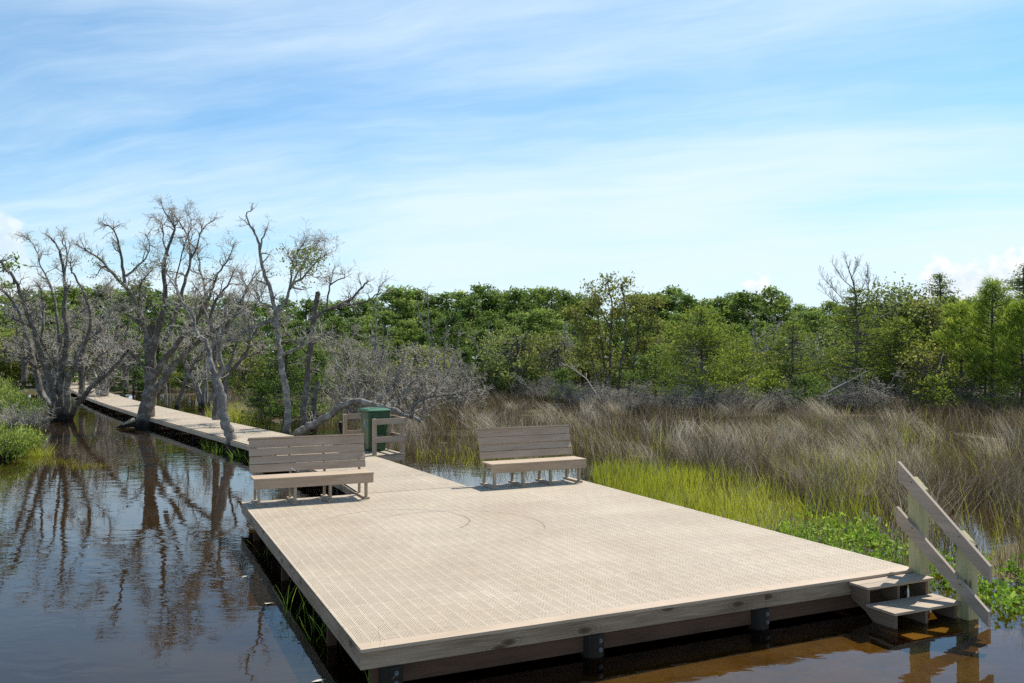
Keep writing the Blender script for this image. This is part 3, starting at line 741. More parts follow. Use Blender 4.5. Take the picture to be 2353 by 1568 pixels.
traced_tree('bare_oak', 'bare grey oak splitting into many trunks at the water, leftmost of the flooded trees', 'tree', (350, 1330), 39.0, [
    ([(330, 1340), (295, 1265), (250, 1195), (222, 1120), (196, 1000), (160, 870), (110, 710), (50, 620), (-40, 550)], .26, .05, 1.5, 1),
    ([(335, 1340), (318, 1250), (300, 1160), (270, 1050), (230, 950), (200, 840), (150, 700), (115, 590), (75, 510), (0, 420)], .24, .05, -2, 1),
    ([(350, 1340), (346, 1200), (350, 1060), (375, 960), (385, 850), (370, 700), (375, 580), (365, 470), (340, 360), (310, 310), (265, 265)], .28, .012, .5, .8),
    ([(368, 510), (382, 420), (378, 330), (355, 255)], .07, .012, 1, .7),
    ([(376, 1340), (385, 1210), (395, 1090), (440, 1030), (475, 930), (505, 850), (520, 740), (480, 600), (440, 520), (410, 470), (405, 390)], .2, .02, -1, 1),
    ([(395, 1345), (425, 1270), (500, 1170), (585, 1090), (670, 1015), (735, 930)], .19, .06, -2.5, .9),
    ([(345, 1130), (330, 1040), (290, 960), (235, 880), (180, 800), (100, 760), (20, 720)], .14, .03, -1.5, 1.1),
    ([(340, 900), (330, 760), (310, 620), (270, 520), (230, 430), (200, 340), (130, 265)], .10, .012, 2, .9),
    ([(232, 900), (250, 700), (235, 600), (215, 540)], .09, .03, 1, 1),
    ([(215, 1040), (150, 985), (80, 960), (0, 930)], .10, .03, -1.5, 1.3),
    ([(410, 1040), (470, 900), (560, 820), (640, 700), (620, 560)], .10, .02, 2.5, 1.2),
    ([(385, 1100), (340, 900), (420, 760), (540, 640), (650, 520)], .09, .02, 3, 1.3),
], ca, M_bark)
t2 = traced_tree('bare_oak', 'tallest bare oak with one thick leaning trunk right beside the boardwalk', 'tree', (825, 1365), 34.6, [
    ([(825, 1385), (838, 1300), (856, 1200), (868, 1090), (862, 950), (860, 850), (880, 780)], .42, .13, 0, .4),
    ([(858, 950), (832, 800), (782, 660), (715, 565), (640, 480), (560, 400), (480, 350), (425, 312)], .17, .012, 1.5, 1),
    ([(716, 545), (700, 420), (680, 310), (640, 230), (560, 200)], .09, .01, -1, 1.1),
    ([(722, 505), (790, 450), (860, 360), (838, 262)], .07, .01, 1.5, 1),
    ([(866, 1095), (880, 930), (925, 770), (950, 610), (940, 450), (970, 330), (1000, 235), (955, 150), (915, 70)], .2, .01, -.6, .8),
    ([(966, 390), (942, 320), (930, 210), (880, 165)], .06, .01, .8, 1),
    ([(868, 1120), (925, 1010), (1000, 920), (1050, 850), (1130, 760), (1205, 620), (1240, 520), (1300, 420), (1355, 310)], .19, .012, -1.5, 1.1),
    ([(880, 1180), (955, 1080), (1030, 985), (1130, 890), (1230, 820), (1310, 730), (1400, 620), (1480, 520)], .2, .015, .8, 1),
    ([(850, 1060), (815, 1010), (770, 965), (728, 930)], .11, .05, -1, .6),
    ([(950, 880), (1010, 720), (1060, 545), (1090, 420), (1085, 300), (1030, 195), (960, 110)], .13, .01, 2, .8),
    ([(1088, 420), (1128, 340), (1160, 235), (1235, 175)], .06, .01, -1, 1),
    ([(1190, 790), (1172, 570), (1142, 430), (1130, 330)], .09, .012, 2.4, .9),
    ([(870, 860), (800, 780), (720, 720), (640, 700)], .09, .02, -2, 1.4),
    ([(1040, 640), (1010, 520), (1060, 330), (1100, 200), (1060, 120)], .05, .01, .5, 1),
    ([(930, 760), (850, 640), (800, 560), (870, 470)], .07, .015, -1.2, 1.2),
], ca, M_bark, leaves=dict(frac=.09, per=10, spread=.12, size=.07, mat=M_oak, test=lambda q: 590 < q[1] < 730))
# split root log lying at its foot
o_ = at(*ca(775, 1370), 34.0); o_[2] = .0
t = thing('root_snag', 'pale split log stub lying in the water against the thick leaning oak', 'log', o_)
tube_obj('log', [(np.array([at(*ca(785, 1348), 34.), at(*ca(740, 1355), 33.8), at(*ca(700, 1368), 33.6), at(*ca(668, 1376), 33.5)]), np.array([.15, .13, .08, .02]))], 8, M_bark, t, o_)
tube_obj('split_face', [(np.array([at(*ca(770, 1330), 33.8), at(*ca(735, 1345), 33.6), at(*ca(700, 1360), 33.4)]), np.array([.10, .07, .015]))], 6, M_leg, t, o_)

traced_tree('bare_oak', 'slim pale crooked oak with a swollen sawn base touching the boardwalk edge', 'tree', (1330, 1525), 24.9, [
    ([(1333, 1540), (1326, 1440), (1308, 1385), (1290, 1335), (1276, 1250), (1258, 1150), (1243, 1075)], .20, .125, 0, .15),
    ([(1348, 1540), (1346, 1480), (1338, 1425)], .27, .12, 0, .05),
    ([(1243, 1085), (1215, 1020), (1198, 960), (1180, 880), (1130, 830), (1105, 730), (1040, 650), (1000, 560), (960, 500), (900, 385)], .115, .012, .8, .9),
    ([(1246, 1085), (1278, 1035), (1262, 960), (1272, 850), (1300, 700), (1322, 600)], .09, .02, -.5, .7),
    ([(1172, 880), (1130, 858), (1090, 840), (1058, 820)], .045, .012, -.6, 1),
    ([(1275, 850), (1330, 760), (1400, 690), (1440, 600)], .04, .01, .6, 1),
], ca, M_bark2)
o_ = at(*ca(1345, 1470), 24.6)
traced_tree('bare_oak', 'dark upright oak trunk directly behind the slim pale crooked oak', 'tree', (1240, 1310), 29.5, [
    ([(1240, 1330), (1238, 1150), (1235, 1000), (1225, 880), (1205, 760), (1240, 640), (1300, 560), (1350, 470)], .17, .02, 0, .9),
    ([(1230, 900), (1300, 800), (1380, 680), (1420, 570), (1490, 480)], .09, .02, 1, 1.1),
    ([(1212, 780), (1150, 660), (1100, 590)], .07, .02, 1.5, 1.2),
], ca, M_bark)
traced_tree('bare_oak', 'bare oak leaning right from the far edge of the boardwalk, behind its middle', 'tree', (1295, 1250), 31.5, [
    ([(1292, 1275), (1298, 1150), (1310, 1080), (1380, 990), (1430, 900), (1460, 820), (1540, 770), (1620, 740)], .13, .02, 1, 1.1),
    ([(1385, 985), (1440, 960), (1500, 940)], .06, .02, -1, 1.2),
    ([(1440, 860), (1430, 760), (1470, 660), (1530, 560)], .06, .012, 1, 1.2),
    ([(1310, 1080), (1340, 940), (1390, 800), (1420, 700)], .07, .015, 1, 1.2),
], ca, M_bark)
traced_tree('bare_oak', 'small bare tree with a slanting stem in the marsh beyond the boardwalk', 'tree', (1010, 1262), 45.0, [
    ([(1005, 1285), (1040, 1180), (1075, 1090), (1120, 1000), (1180, 920), (1210, 830)], .17, .03, 0, 1.1),
    ([(1075, 1090), (1060, 980), (1090, 860), (1060, 760)], .09, .02, 1, 1.2),
    ([(1110, 1010), (1190, 960), (1280, 900)], .07, .02, -1, 1.2),
], ca, M_bark)
traced_tree('bare_oak', 'thin straight grey stem standing in the marsh just beyond the boardwalk', 'tree', (955, 1255), 44.0, [
    ([(958, 1275), (952, 1150), (945, 1050), (955, 950), (930, 850)], .10, .03, 0, .8),
    ([(948, 1040), (1000, 960), (1040, 860)], .06, .02, .8, 1.2),
], ca, M_bark2)
for (bx, by, dep, sp_, lab) in ((580, 1135, 58, 1, 'short bare stems crowding the far bend of the boardwalk, right side'), (470, 1160, 50, .9, 'bare multi-stemmed oak between the boardwalk bend and the leftmost flooded oak'), (140, 1085, 58, 1.2, 'grey bare oak in the shade behind the leftmost flooded oak'), (720, 1120, 62, 1.1, 'grey bare thicket tree behind the thick leaning oak')):
    traced_tree('bare_oak', lab, 'tree', (bx, by), dep, [
        ([(bx-5, by+25), (bx-8, by-90), (bx-30, by-190), (bx-50, by-300), (bx-80, by-420)], .17, .03, 0, 1.2),
        ([(bx+5, by+25), (bx+15, by-80), (bx+40, by-180), (bx+80, by-290), (bx+95, by-430)], .15, .03, 1, 1.2),
        ([(bx, by+25), (bx+2, by-110), (bx-5, by-240), (bx+20, by-360), (bx+5, by-470)], .15, .02, -1, 1.2),
        ([(bx-8, by-90), (bx-90, by-180), (bx-170, by-260)], .08, .02, 1, 1.4),
        ([(bx+15, by-80), (bx+100, by-190), (bx+190, by-250)], .08, .02, -1, 1.4),
    ], ca, M_bark, dict(OAKP, n=[2.4, 4.6, 3.5], r=[.05, .022, .014], rmin=.008, len=[1.5, .85, .5]))
TREE4 = traced_tree('bare_oak', 'slender oak with a hooked bare tip standing behind the left bench', 'tree', (475, 1425), 28.6, [
    ([(475, 1470), (470, 1400), (478, 1300), (462, 1140), (436, 1000), (420, 850), (400, 700), (365, 560), (330, 450), (315, 350), (290, 260), (255, 205), (240, 150), (268, 128)], .19, .012, 0, .55),
    ([(318, 350), (338, 275), (366, 228)], .05, .012, .3, .4),
    ([(408, 710), (468, 640), (490, 560), (502, 450), (530, 370), (590, 290)], .085, .01, 1, 1.3),
    ([(492, 560), (560, 515), (640, 420), (700, 380)], .06, .01, -1, 1.4),
    ([(490, 580), (540, 470), (600, 380), (660, 300)], .05, .01, 2, 1.4),
    ([(385, 760), (300, 785), (200, 850), (100, 880)], .07, .02, -1.5, 1.4),
    ([(430, 960), (520, 920), (600, 870), (700, 840)], .06, .015, 1, 1.3),
    ([(395, 690), (300, 640), (240, 560), (200, 480)], .055, .01, 1, 1.2),
], cb2, M_bark2, leaves=dict(frac=.35, per=14, spread=.13, size=.075, mat=M_oak, test=lambda q: 630 < q[0] < 740 and 570 < q[1] < 660))
traced_tree('bare_oak', 'broken-topped dark oak with a long branch reaching right towards the pines', 'tree', (575, 1385), 30.6, [
    ([(572, 1410), (570, 1290), (585, 1100), (605, 920), (625, 760), (640, 650), (645, 598)], .17, .085, 0, .4),
    ([(626, 750), (720, 690), (830, 672), (930, 650), (985, 610), (1005, 555)], .085, .01, .8, .9),
    ([(850, 630), (900, 572), (940, 530)], .055, .03, .3, .4),
    ([(740, 690), (850, 632)], .06, .055, .3, .5),
    ([(700, 695), (720, 560), (800, 512), (790, 485)], .05, .01, -.8, 1),
    ([(600, 960), (520, 890), (450, 820)], .05, .015, -1, 1.2),
    ([(610, 900), (690, 850), (770, 850)], .045, .012, -.8, 1.1),
], cb2, M_bark)
traced_tree('tree_stub', 'short dark broken trunk just right of the broken-topped oak', 'tree stub', (612, 1375), 31.2, [
    ([(608, 1400), (622, 1290), (632, 1190), (648, 1110)], .14, .09, 0, .5),
], cb2, M_bark)
SHRUBP = dict(n=[5.0, 7.0, 5.0], t0=[.15, .12, .1], len=[.95, .5, .28], r=[.022, .011, .007], rmin=.0045, k=[6, 4, 4], wig=[.3, .36, .4], up=[.2, .08, .03])
traced_tree('leaning_oak', 'fallen oak limb arching over the water behind the green bin', 'tree', (525, 1425), 26.5, [
    ([(515, 1440), (545, 1400), (600, 1372), (700, 1312), (790, 1250), (870, 1228), (960, 1240), (1060, 1265), (1150, 1300), (1240, 1335)], .2, .05, -2.5, .8),
    ([(960, 1240), (1060, 1150), (1120, 1050), (1150, 920)], .09, .02, 0, 1.1),
    ([(870, 1230), (840, 1100), (760, 1010), (700, 900)], .07, .015, 0, 1.0),
    ([(1150, 1300), (1260, 1210), (1400, 1190), (1520, 1160)], .07, .015, -.5, 1.2),
    ([(1060, 1265), (1130, 1180), (1230, 1090), (1320, 1000)], .06, .015, .5, 1.2),
    ([(1240, 1335), (1260, 1230), (1240, 1140)], .05, .02, 0, 1.2),
], cb2, M_bark2, SHRUBP)
for (bx, by, dep, wx, hy, lab) in ((860, 1320, 33, 210, 520, 'wide bare grey shrub fanning up behind the green bin'), (1180, 1330, 36, 260, 420, 'low bare grey shrub spreading left of the right bench'), (1440, 1290, 40, 210, 330, 'pale twiggy shrub at the marsh edge above the right bench')):
    limbs = []
    for k in range(13):
        f = (k-6)/6; tip = (bx+f*wx*rng.uniform(.7, 1.1), by-hy*(1-.55*abs(f)**1.6)*rng.uniform(.7, 1.05)); mx_ = (bx+f*wx*.45+rng.normal()*20, by-hy*.45*(1-.4*abs(f))+rng.normal()*15)
        limbs.append(([(bx+f*18, by+15), mx_, ((mx_[0]+tip[0])/2+rng.normal()*15, (mx_[1]+tip[1])/2+rng.normal()*15), tip], .05, .008, rng.uniform(-1.8, 1.8), 1.0))
    traced_tree('bare_shrub', lab, 'shrub', (bx, by), dep, limbs, cb2, M_twigdark, SHRUBP)

# ------------------------------------------------------------------ leafy tree kinds (local coordinates, origin at the base)
def trunk_poly(h, r, lean=.04, k=8):
    z = np.linspace(-.3, h, k); P = np.stack([np.cumsum(rng.normal(size=k))*lean*h/4, np.cumsum(rng.normal(size=k))*lean*h/4, z], 1); P[:2, :2] = 0
    return P, np.linspace(r, r*.25, k)
def pt_on(P, z): return np.array([np.interp(z, P[:, 2], P[:, 0]), np.interp(z, P[:, 2], P[:, 1]), z])
def far_pine(h, w, size, clumps, per, mat=M_pine, lo=.38, bark_=M_pinebark, top='round'):
    P, R = trunk_poly(h*.96, h*.016+.04); br = []; cl = []
    for i in range(clumps):
        f = rng.random()**.75; z = h*(lo+(1-lo)*f); prof = math.sin(math.pi*min(1, .16+.80*f))**.65 if top == 'round' else (1-f)**.7+.06
        rr = w*prof*math.sqrt(rng.uniform(.12, 1.0)); a = rng.uniform(0, 6.283)
        b0 = pt_on(P, max(.1, z-rr*.35)); tip = b0+np.array([math.cos(a)*rr, math.sin(a)*rr, rr*.35+rng.normal()*.15])
        mid = (b0+tip)/2+np.array([0, 0, -.05*rr]); br.append((np.array([b0, mid, tip]), np.array([.045, .03, .015])*h/10)); cl.append(tip)
    return (P, R), br, np.array(cl), dict(per=per, spread=w*.135, size=size, aspect=.4, mat=mat, bark=bark_, flat=.55)
def cedar(h, w, size, nb, per, mat=M_cedar, lo=.05, sparse=1.0):
    P, R = trunk_poly(h*.97, h*.017+.03, .03); br = []; cl = []; dr = []
    for i in range(nb):
        f = rng.random()**.9; z = h*(lo+(1-lo)*f); rr = w*((1-f)**.62*.95+.05)*rng.uniform(.5, 1.08); a = rng.uniform(0, 6.283)
        b0 = pt_on(P, z); dz = rr*rng.uniform(-.05, .42)
        tip = b0+np.array([math.cos(a)*rr, math.sin(a)*rr, dz]); mid = (b0+tip)/2+np.array([0, 0, -.08*rr])+rng.normal(size=3)*.05*rr
        br.append((np.array([b0, mid, tip]), np.array([.035, .022, .01])*h/6))
        for tt in np.linspace(.45, 1.05, max(2, int(rr/.34))):
            if rng.random() < sparse:
                cl.append(b0*(1-tt)+tip*tt+rng.normal(size=3)*np.array([.11, .11, .04])*rr); dr.append(norm(tip-b0)+np.array([0, 0, .25]))
    return (P, R), br, np.array(cl), dict(per=per, spread=w*.052+.06, size=size, aspect=.3, mat=mat, bark=M_bark, flat=.42, dirs=np.array(dr))
def broad(h, w, size, nc, per, mat=M_oak, lo=.15, bark_=M_bark):
    stems = []; cl = []; br = []
    ns = rng.integers(2, 5)
    P0 = None
    for s_ in range(ns):
        a = rng.uniform(0, 6.283); tip = np.array([math.cos(a)*w*.45, math.sin(a)*w*.45, h*rng.uniform(.7, .95)])
        P = catmull([(0, 0, -.3), tip*.35+rng.normal(size=3)*.1*w, tip*.7+rng.normal(size=3)*.12*w, tip], 3); R = np.linspace(.016*h+.03, .012, len(P)); stems.append((P, R))
    for i in range(nc):
        d = norm(rng.normal(size=3)); rr = rng.uniform(.35, 1)**.5
        c = np.array([d[0]*w*rr, d[1]*w*rr, h*(lo+.5*(1-lo))+d[2]*h*.5*(1-lo)*rr]); 
        if rng.random() < .85: cl.append(c)
        P, R = stems[rng.integers(ns)]; j = rng.integers(len(P)//3, len(P)); br.append((np.array([P[j], (P[j]+c)/2+rng.normal(size=3)*.1, c]), np.array([.02, .014, .006])*h/4+.004))
    return stems, br, np.array(cl), dict(per=per, spread=w*.115+.05, size=size, aspect=.6, mat=mat, bark=bark_, flat=.7)
def build_tree(name, spec, label, cat, loc, group=None, leafname='crown'):
    tr_, br, cl, q = spec; t = thing(name, label, cat, loc, group)
    tr_ = tr_ if isinstance(tr_, list) else [tr_]
    two_tubes('trunk', tr_, 7, br, 4, q['bark'], t, (0, 0, 0))
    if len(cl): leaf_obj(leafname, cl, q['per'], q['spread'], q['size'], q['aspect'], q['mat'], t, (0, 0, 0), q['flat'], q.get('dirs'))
    return t
def copy_tree(src, loc, rot, sc, label, group):
    r = src.copy(); COL.objects.link(r); r.location = tuple(loc); r.rotation_euler = (0, 0, rot); r.scale = sc
    r['label'] = label
    if group: r['group'] = group
    for ch in list(src.children):
        c = ch.copy(); COL.objects.link(c); c.parent = r
    return r
def place(x, dep):                       # ground point at photo column x and distance dep
    d = ray(x, 815); p = CAM+d*dep; return np.array([p[0], p[1], float(gz(p[0], p[1]))])
def hgt(y, dep, base): return float(at(1176, y, dep)[2]-base[2])
ORD = {1: [''], 2: ['left one of the two ', 'right one of the two ']}
NUM = ['', '', 'two', 'three', 'four', 'five', 'six', 'seven', 'eight', 'nine', 'ten', 'eleven', 'twelve', 'thirteen', 'fourteen']
NTH = ['first', 'second', 'third', 'fourth', 'fifth', 'sixth', 'seventh', 'eighth', 'ninth', 'tenth', 'eleventh', 'twelfth']
def zone(x):
    for lim, s_ in ((120, 'behind the leftmost flooded oak'), (270, 'above the far bend of the boardwalk'), (420, 'behind the thick leaning oak'), (570, 'behind the slim pale crooked oak'), (700, 'behind the hooked-tip oak'), (860, 'beyond the end of the long reaching branch'), (980, 'above the green bin'), (1100, 'just left of the right bench'), (1220, 'above the left half of the right bench'), (1345, 'above the right half of the right bench'), (1500, 'behind the tall olive oak'), (1680, 'behind the big yellow-green cedar'), (1850, 'below the small white cloud heads'), (2020, 'behind the bare-topped tree'), (2180, 'left of the dark pointed cedar'), (9999, 'at the right edge behind the young pines')):
        if x < lim: return s_
def ordlabel(items, fmt):
    """items: list of dict with x; gives every item of a zone its own place-word; fmt(where, place)"""
    zs = {}
    for it in items: zs.setdefault(zone(it['x']), []).append(it)
    for z_, l in zs.items():
        l.sort(key=lambda q: q['x']); n = len(l)
        for i, it in enumerate(l):
            if n == 1: pl = 'only'
            elif i == 0: pl = 'leftmost'
            elif i == n-1: pl = 'rightmost'
            elif n == 3: pl = 'middle'
            else: pl = NTH[i]+' from left'
            it['label'] = fmt(z_, pl, n)

# skyline pines
protos = [far_pine(10, 2.5, .32, 84, 58, top='round', lo=.26) for _ in range(4)]+[far_pine(10, 2.2, .32, 68, 58, lo=.34) for _ in range(2)]
protos += [far_pine(10, 2.3, .32, 74, 58, lo=.18, mat=M_dcedar) for _ in range(1)]
sky_l = [(908, 660), (942, 676), (962, 668), (1008, 676), (1050, 668), (1080, 680), (1108, 657), (1136, 668), (1164, 676), (1192, 668), (1218, 672), (1238, 660), (1264, 667), (1300, 670), (1330, 676), (1362, 690), (1450, 684), (1490, 676), (1524, 680), (1551, 664), (1580, 684), (1620, 690), (1652, 688), (1684, 682), (1722, 673), (1752, 690), (1768, 667), (1800, 686), (1836, 704), (1870, 712), (1905, 700), (1950, 705), (2000, 698), (2040, 706), (2090, 694), (2130, 702), (2180, 690), (2225, 698), (2270, 690), (2310, 698), (2360, 684)]
sky_l += [(60, 664), (98, 668), (150, 660), (200, 662), (232, 655), (280, 664), (316, 650), (360, 668), (410, 676), (460, 680), (520, 684), (570, 690), (615, 694), (660, 684), (705, 690), (745, 690), (785, 694), (825, 690), (860, 684), (10, 672)]
items = [dict(x=x, y=y+rng.uniform(-1, 2), dep=rng.uniform(98, 112)) for x, y in sky_l]
ordlabel(items, lambda z_, p, n: f'{p} of the skyline pines {z_}' if n > 1 else f'single skyline pine {z_}')
srcs = {}
def put_copy(kind, k, spec, base_h, it, cat, name, group, wscale=1.0):
    if 140 < it['x'] < 235 and it['dep'] < 104: it['dep'] = 104+rng.random()*8
    loc = place(it['x'], it['dep']); h = hgt(it['y'], it['dep'], loc); s_ = h/base_h
    key = (kind, k)
    if key not in srcs:
        o = build_tree(name, spec, it['label'], cat, loc, group); srcs[key] = o
        o.scale = (s_*wscale, s_*wscale, s_); o.rotation_euler = (0, 0, rng.uniform(0, 6.28))
    else: copy_tree(srcs[key], loc, rng.uniform(0, 6.28), (s_*wscale, s_*wscale, s_), it['label'], group)
for i, it in enumerate(items): put_copy('pine', i % 7, protos[i % 7], 10, it, 'tree', 'pine_tree', 'pines on the skyline', rng.uniform(.95, 1.3))
# lower second row
items = [dict(x=x+rng.uniform(-14, 14), y=rng.uniform(712, 752), dep=rng.uniform(78, 94)) for x in np.arange(20, 2400, 44)]
ordlabel(items, lambda z_, p, n: f'{p} of the shorter pines {z_}' if n > 1 else f'single shorter pine {z_}')
for i, it in enumerate(items): put_copy('pine', (i*3) % 7, protos[(i*3) % 7], 10, it, 'tree', 'pine_tree', 'shorter pines in front of the skyline', rng.uniform(1.1, 1.5))
# understorey
kinds = [('oak', broad(4, 2.0, .21, 90, 38, M_oak, .0), 'grey-green oak bush', 'oak_bush'), ('oak2', broad(4, 2.2, .21, 90, 38, M_olive, .0), 'olive oak bush', 'oak_bush'),
         ('ced', cedar(5, 1.8, .25, 120, 12, M_cedar, .0), 'yellow-green cedar', 'cedar_tree'), ('dced', cedar(5, 1.8, .25, 120, 12, M_dcedar, .0), 'dark green cedar', 'cedar_tree'),
         ('oak3', broad(4, 1.9, .21, 90, 38, M_oak, .0), 'rounded grey-green oak bush', 'oak_bush'), ('rust', broad(4, 1.6, .17, 40, 30, M_rust, .1), 'rusty brown bush', 'oak_bush')]
allit = []
for row, (x0, x1, step, ya, yb, da, db) in enumerate(((20, 2420, 60, 752, 792, 66, 76), (560, 2420, 70, 788, 836, 56, 64))):
    for x in np.arange(x0, x1, step):
        xx = x+rng.uniform(-18, 18); dep = rng.uniform(da, db)
        if row == 1 and 1240 < xx < 1420: dep += 4
        up = 55*(xx > 2010)
        allit.append(dict(x=xx, y=rng.uniform(ya, yb)-up, dep=dep, k=int(rng.choice(6, p=[.26, .2, .17, .2, .14, .03])), row=row))
for k in range(6):
    for row in (0, 1):
        l = [a for a in allit if a['k'] == k and a['row'] == row]
        rw = ('at back', 'in front')[row]
        ordlabel(l, lambda z_, p, n: (f'{p} {kinds[k][2]} {rw} {z_}' if n > 1 else f'{kinds[k][2]} {rw} {z_}'))
for it in allit:
    kd = kinds[it['k']]; put_copy(kd[0], 0, kd[1], 4 if 'oak' in kd[0] or kd[0] == 'rust' else 5, it, 'bush' if 'bush' in kd[2] else 'tree', kd[3], 'thicket behind the marsh', rng.uniform(.85, 1.25))
# grey dead trees among the green
DEADP = dict(n=[1.6, 3.4, 4.0], t0=[.25, .15, .1], len=[1.7, .8, .45], r=[.05, .022, .014], rmin=.009, k=[6, 4, 4], wig=[.25, .3, .35], up=[.25, .1, .05])
def dead_tree(name, label, x, ytop, dep, spread, stems=3, lean=0, prm=DEADP, mat=M_bark2, ztop=None):
    loc = place(x, dep); h = hgt(ytop, dep, loc); t = thing(name, label, 'tree', loc)
    main = []; lv = [[], [], []]
    for s_ in range(stems):
        a = rng.uniform(0, 6.28); k = 6; zz_ = np.linspace(-.2, h*(1 if s_ == 0 else rng.uniform(.55, .9)), k); r = spread*(s_ > 0)*np.linspace(0, 1, k)**1.3
        P = np.stack([np.cos(a)*r+np.cumsum(rng.normal(size=k))*.05*h/3+lean*zz_, np.sin(a)*r+np.cumsum(rng.normal(size=k))*.05*h/3, zz_], 1); P = catmull(P, 2)
        R = np.linspace(.02*h+.02, .012, len(P)); main.append((P, R)); grow(lv, P, R, 0, prm)
    two_tubes('trunk', main, 6, lv[0], 4, mat, t, (0, 0, 0))
    tube_obj('twigs', lv[1]+lv[2], 3, M_twig, t, (0, 0, 0)); return t
dead_tree('dead_pine', 'grey leafless pine with whitened limbs left of the highest skyline pine', 985, 662, 80, .5, 2)
for (x, y, dep, sprd, lab) in ((1130, 735, 62, 1.2, 'grey leafless tree in the green thicket above the right bench, left'), (1300, 728, 64, 1.2, 'grey leafless tree left of the tall olive oak'), (1585, 745, 60, 1.3, 'grey leafless tree behind the big yellow-green cedar'), (1745, 722, 62, 1.3, 'grey leafless tree under the small white cloud heads'), (1835, 735, 60, 1.6, 'grey leafless tree left of the bare-topped tree'), (1690, 790, 50, 1.2, 'grey leafless bush right of the big yellow-green cedar'), (1880, 770, 50, 1.4, 'grey leafless bush at the foot of the bare-topped tree, left'), (870, 700, 60, 1.4, 'grey leafless tree behind the wide bare shrub'), (1020, 745, 55, 1.4, 'grey leafless bush between the bin and the right bench')):
    dead_tree('dead_tree', lab, x, y, dep, sprd, 4)
for (x, y, dep, sprd, lab) in ( (230, 700, 54, 1.5, 'grey leafless tree above the boardwalk bend'),  (470, 730, 48, 1.5, 'grey leafless tree between the thick oak and the slim pale oak'),  (120, 730, 48, 1.5, 'grey leafless tree behind the many-trunked oak')):
    dead_tree('dead_tree', lab, x, y, dep, sprd, 5)

# trees that stand alone at the edge of the marsh
def solo(name, spec, label, cat, x, dep, lift=0): 
    loc = place(x, dep); return build_tree(name, spec, label, cat, loc)
def H(x, y, dep): return hgt(y, dep, place(x, dep))
solo('cedar_tree', cedar(H(1610, 712, 44), 3.6, .13, 150, 26, M_cedar, .03, .9), 'big yellow-green cedar with tiered branches at the marsh edge', 'tree', 1612, 44)
solo('cedar_tree', cedar(H(1690, 775, 46), 2.1, .13, 80, 26, M_cedar, .03), 'lower yellow-green cedar touching the big cedar on its right', 'tree', 1705, 46)
solo('cedar_tree', cedar(H(1830, 742, 45), 2.6, .13, 95, 26, M_cedar, .05, .8), 'thin-crowned yellow-green cedar left of the bare-topped tree', 'tree', 1822, 45)
solo('cedar_tree', cedar(H(1850, 868, 42), 1.7, .15, 60, 13, M_dcedar, .02), 'small bushy cedar at the reed edge left of the bare-topped tree', 'tree', 1850, 42)
solo('cedar_tree', cedar(H(1775, 855, 43), 1.5, .15, 56, 13, M_cedar, .02), 'small low cedar right of the big yellow-green cedar', 'tree', 1768, 43)
solo('cedar_tree', cedar(H(1500, 790, 47), 2.0, .13, 90, 19, M_dcedar, .02), 'dark low cedar between the olive oak and the big cedar', 'tree', 1505, 47)
solo('cedar_tree', cedar(H(1300, 850, 52), 1.6, .16, 60, 13, M_dcedar, .02), 'dark low cedar left of the tall olive oak', 'tree', 1292, 52)
solo('oak_bush', broad(H(1175, 740, 60), 2.6, .14, 90, 44, M_oak, .05), 'dark glossy oak bush at the reed edge above the right bench', 'bush', 1180, 60)
solo('oak_bush', broad(H(1265, 765, 58), 2.2, .14, 70, 40, M_olive, .08), 'olive-green bush between the glossy oak bush and the tall olive oak', 'bush', 1262, 58)
# tall bare-topped tree
bt = solo('cedar_tree', cedar(H(1970, 668, 46), 2.9, .13, 120, 26, M_cedar, .05, .85), 'cedar whose dead bare top rises tallest above the right marsh', 'tree', 1968, 46)
P = np.array([at(1968, 700, 46), at(1960, 650, 46), at(1950, 620, 46), at(1940, 585, 46)])-np.array(bt.location)
lv = [[], [], []]; main = [(catmull(P, 4), np.linspace(.055, .008, 13))]
for (a, b_, c) in (((1965, 715), (1920, 670), (1883, 628)), ((1963, 700), (1915, 690), (1880, 650)), ((1958, 660), (1935, 640), (1912, 605)), ((1968, 690), (1985, 650), (1995, 615)), ((1972, 690), (2000, 668), (2010, 640)), ((1955, 640), (1965, 620), (1975, 595)), ((1990, 700), (1995, 660), (1992, 620))):
    Q_ = np.array([at(*a, 46), at(*b_, 46+rng.uniform(-1, 1)), at(*c, 46+rng.uniform(-1.3, 1.3))])-np.array(bt.location); main.append((catmull(Q_, 4), np.linspace(.026, .007, 9)))
for p, r in main: grow(lv, p, r, 0, dict(DEADP, n=[7.5, 5, 0], len=[.85, .35, .2], up=[.7, .3, .1], r=[.014, .009, .008], rmin=.006))
tube_obj('dead_top', main, 6, M_bark, bt, (0, 0, 0)); tube_obj('dead_twigs', lv[0]+lv[1], 3, M_twigdark, bt, (0, 0, 0))
solo('oak_tree', broad(H(2060, 655, 50), 3.0, .16, 190, 44, M_oak, .25), 'dark rounded oak right of the bare-topped tree', 'tree', 2065, 50)
solo('oak_tree', broad(H(2110, 690, 49), 2.2, .16, 130, 44, M_olive, .2), 'olive oak between the rounded oak and the pointed cedar', 'tree', 2118, 49)
solo('cedar_tree', cedar(H(2165, 636, 52), 2.3, .14, 110, 26, M_dcedar, .1), 'dark pointed cedar rising left of the young pines', 'tree', 2166, 52)
solo('cedar_tree', cedar(H(2050, 735, 46), 2.8, .13, 100, 26, M_cedar, .03, .85), 'dull yellow-green cedar under the dark rounded oak', 'tree', 2052, 46)
solo('oak_bush', broad(H(2125, 790, 44), 1.7, .12, 70, 40, M_olive, .1), 'pale-leaved bush below the dark pointed cedar', 'bush', 2130, 44)
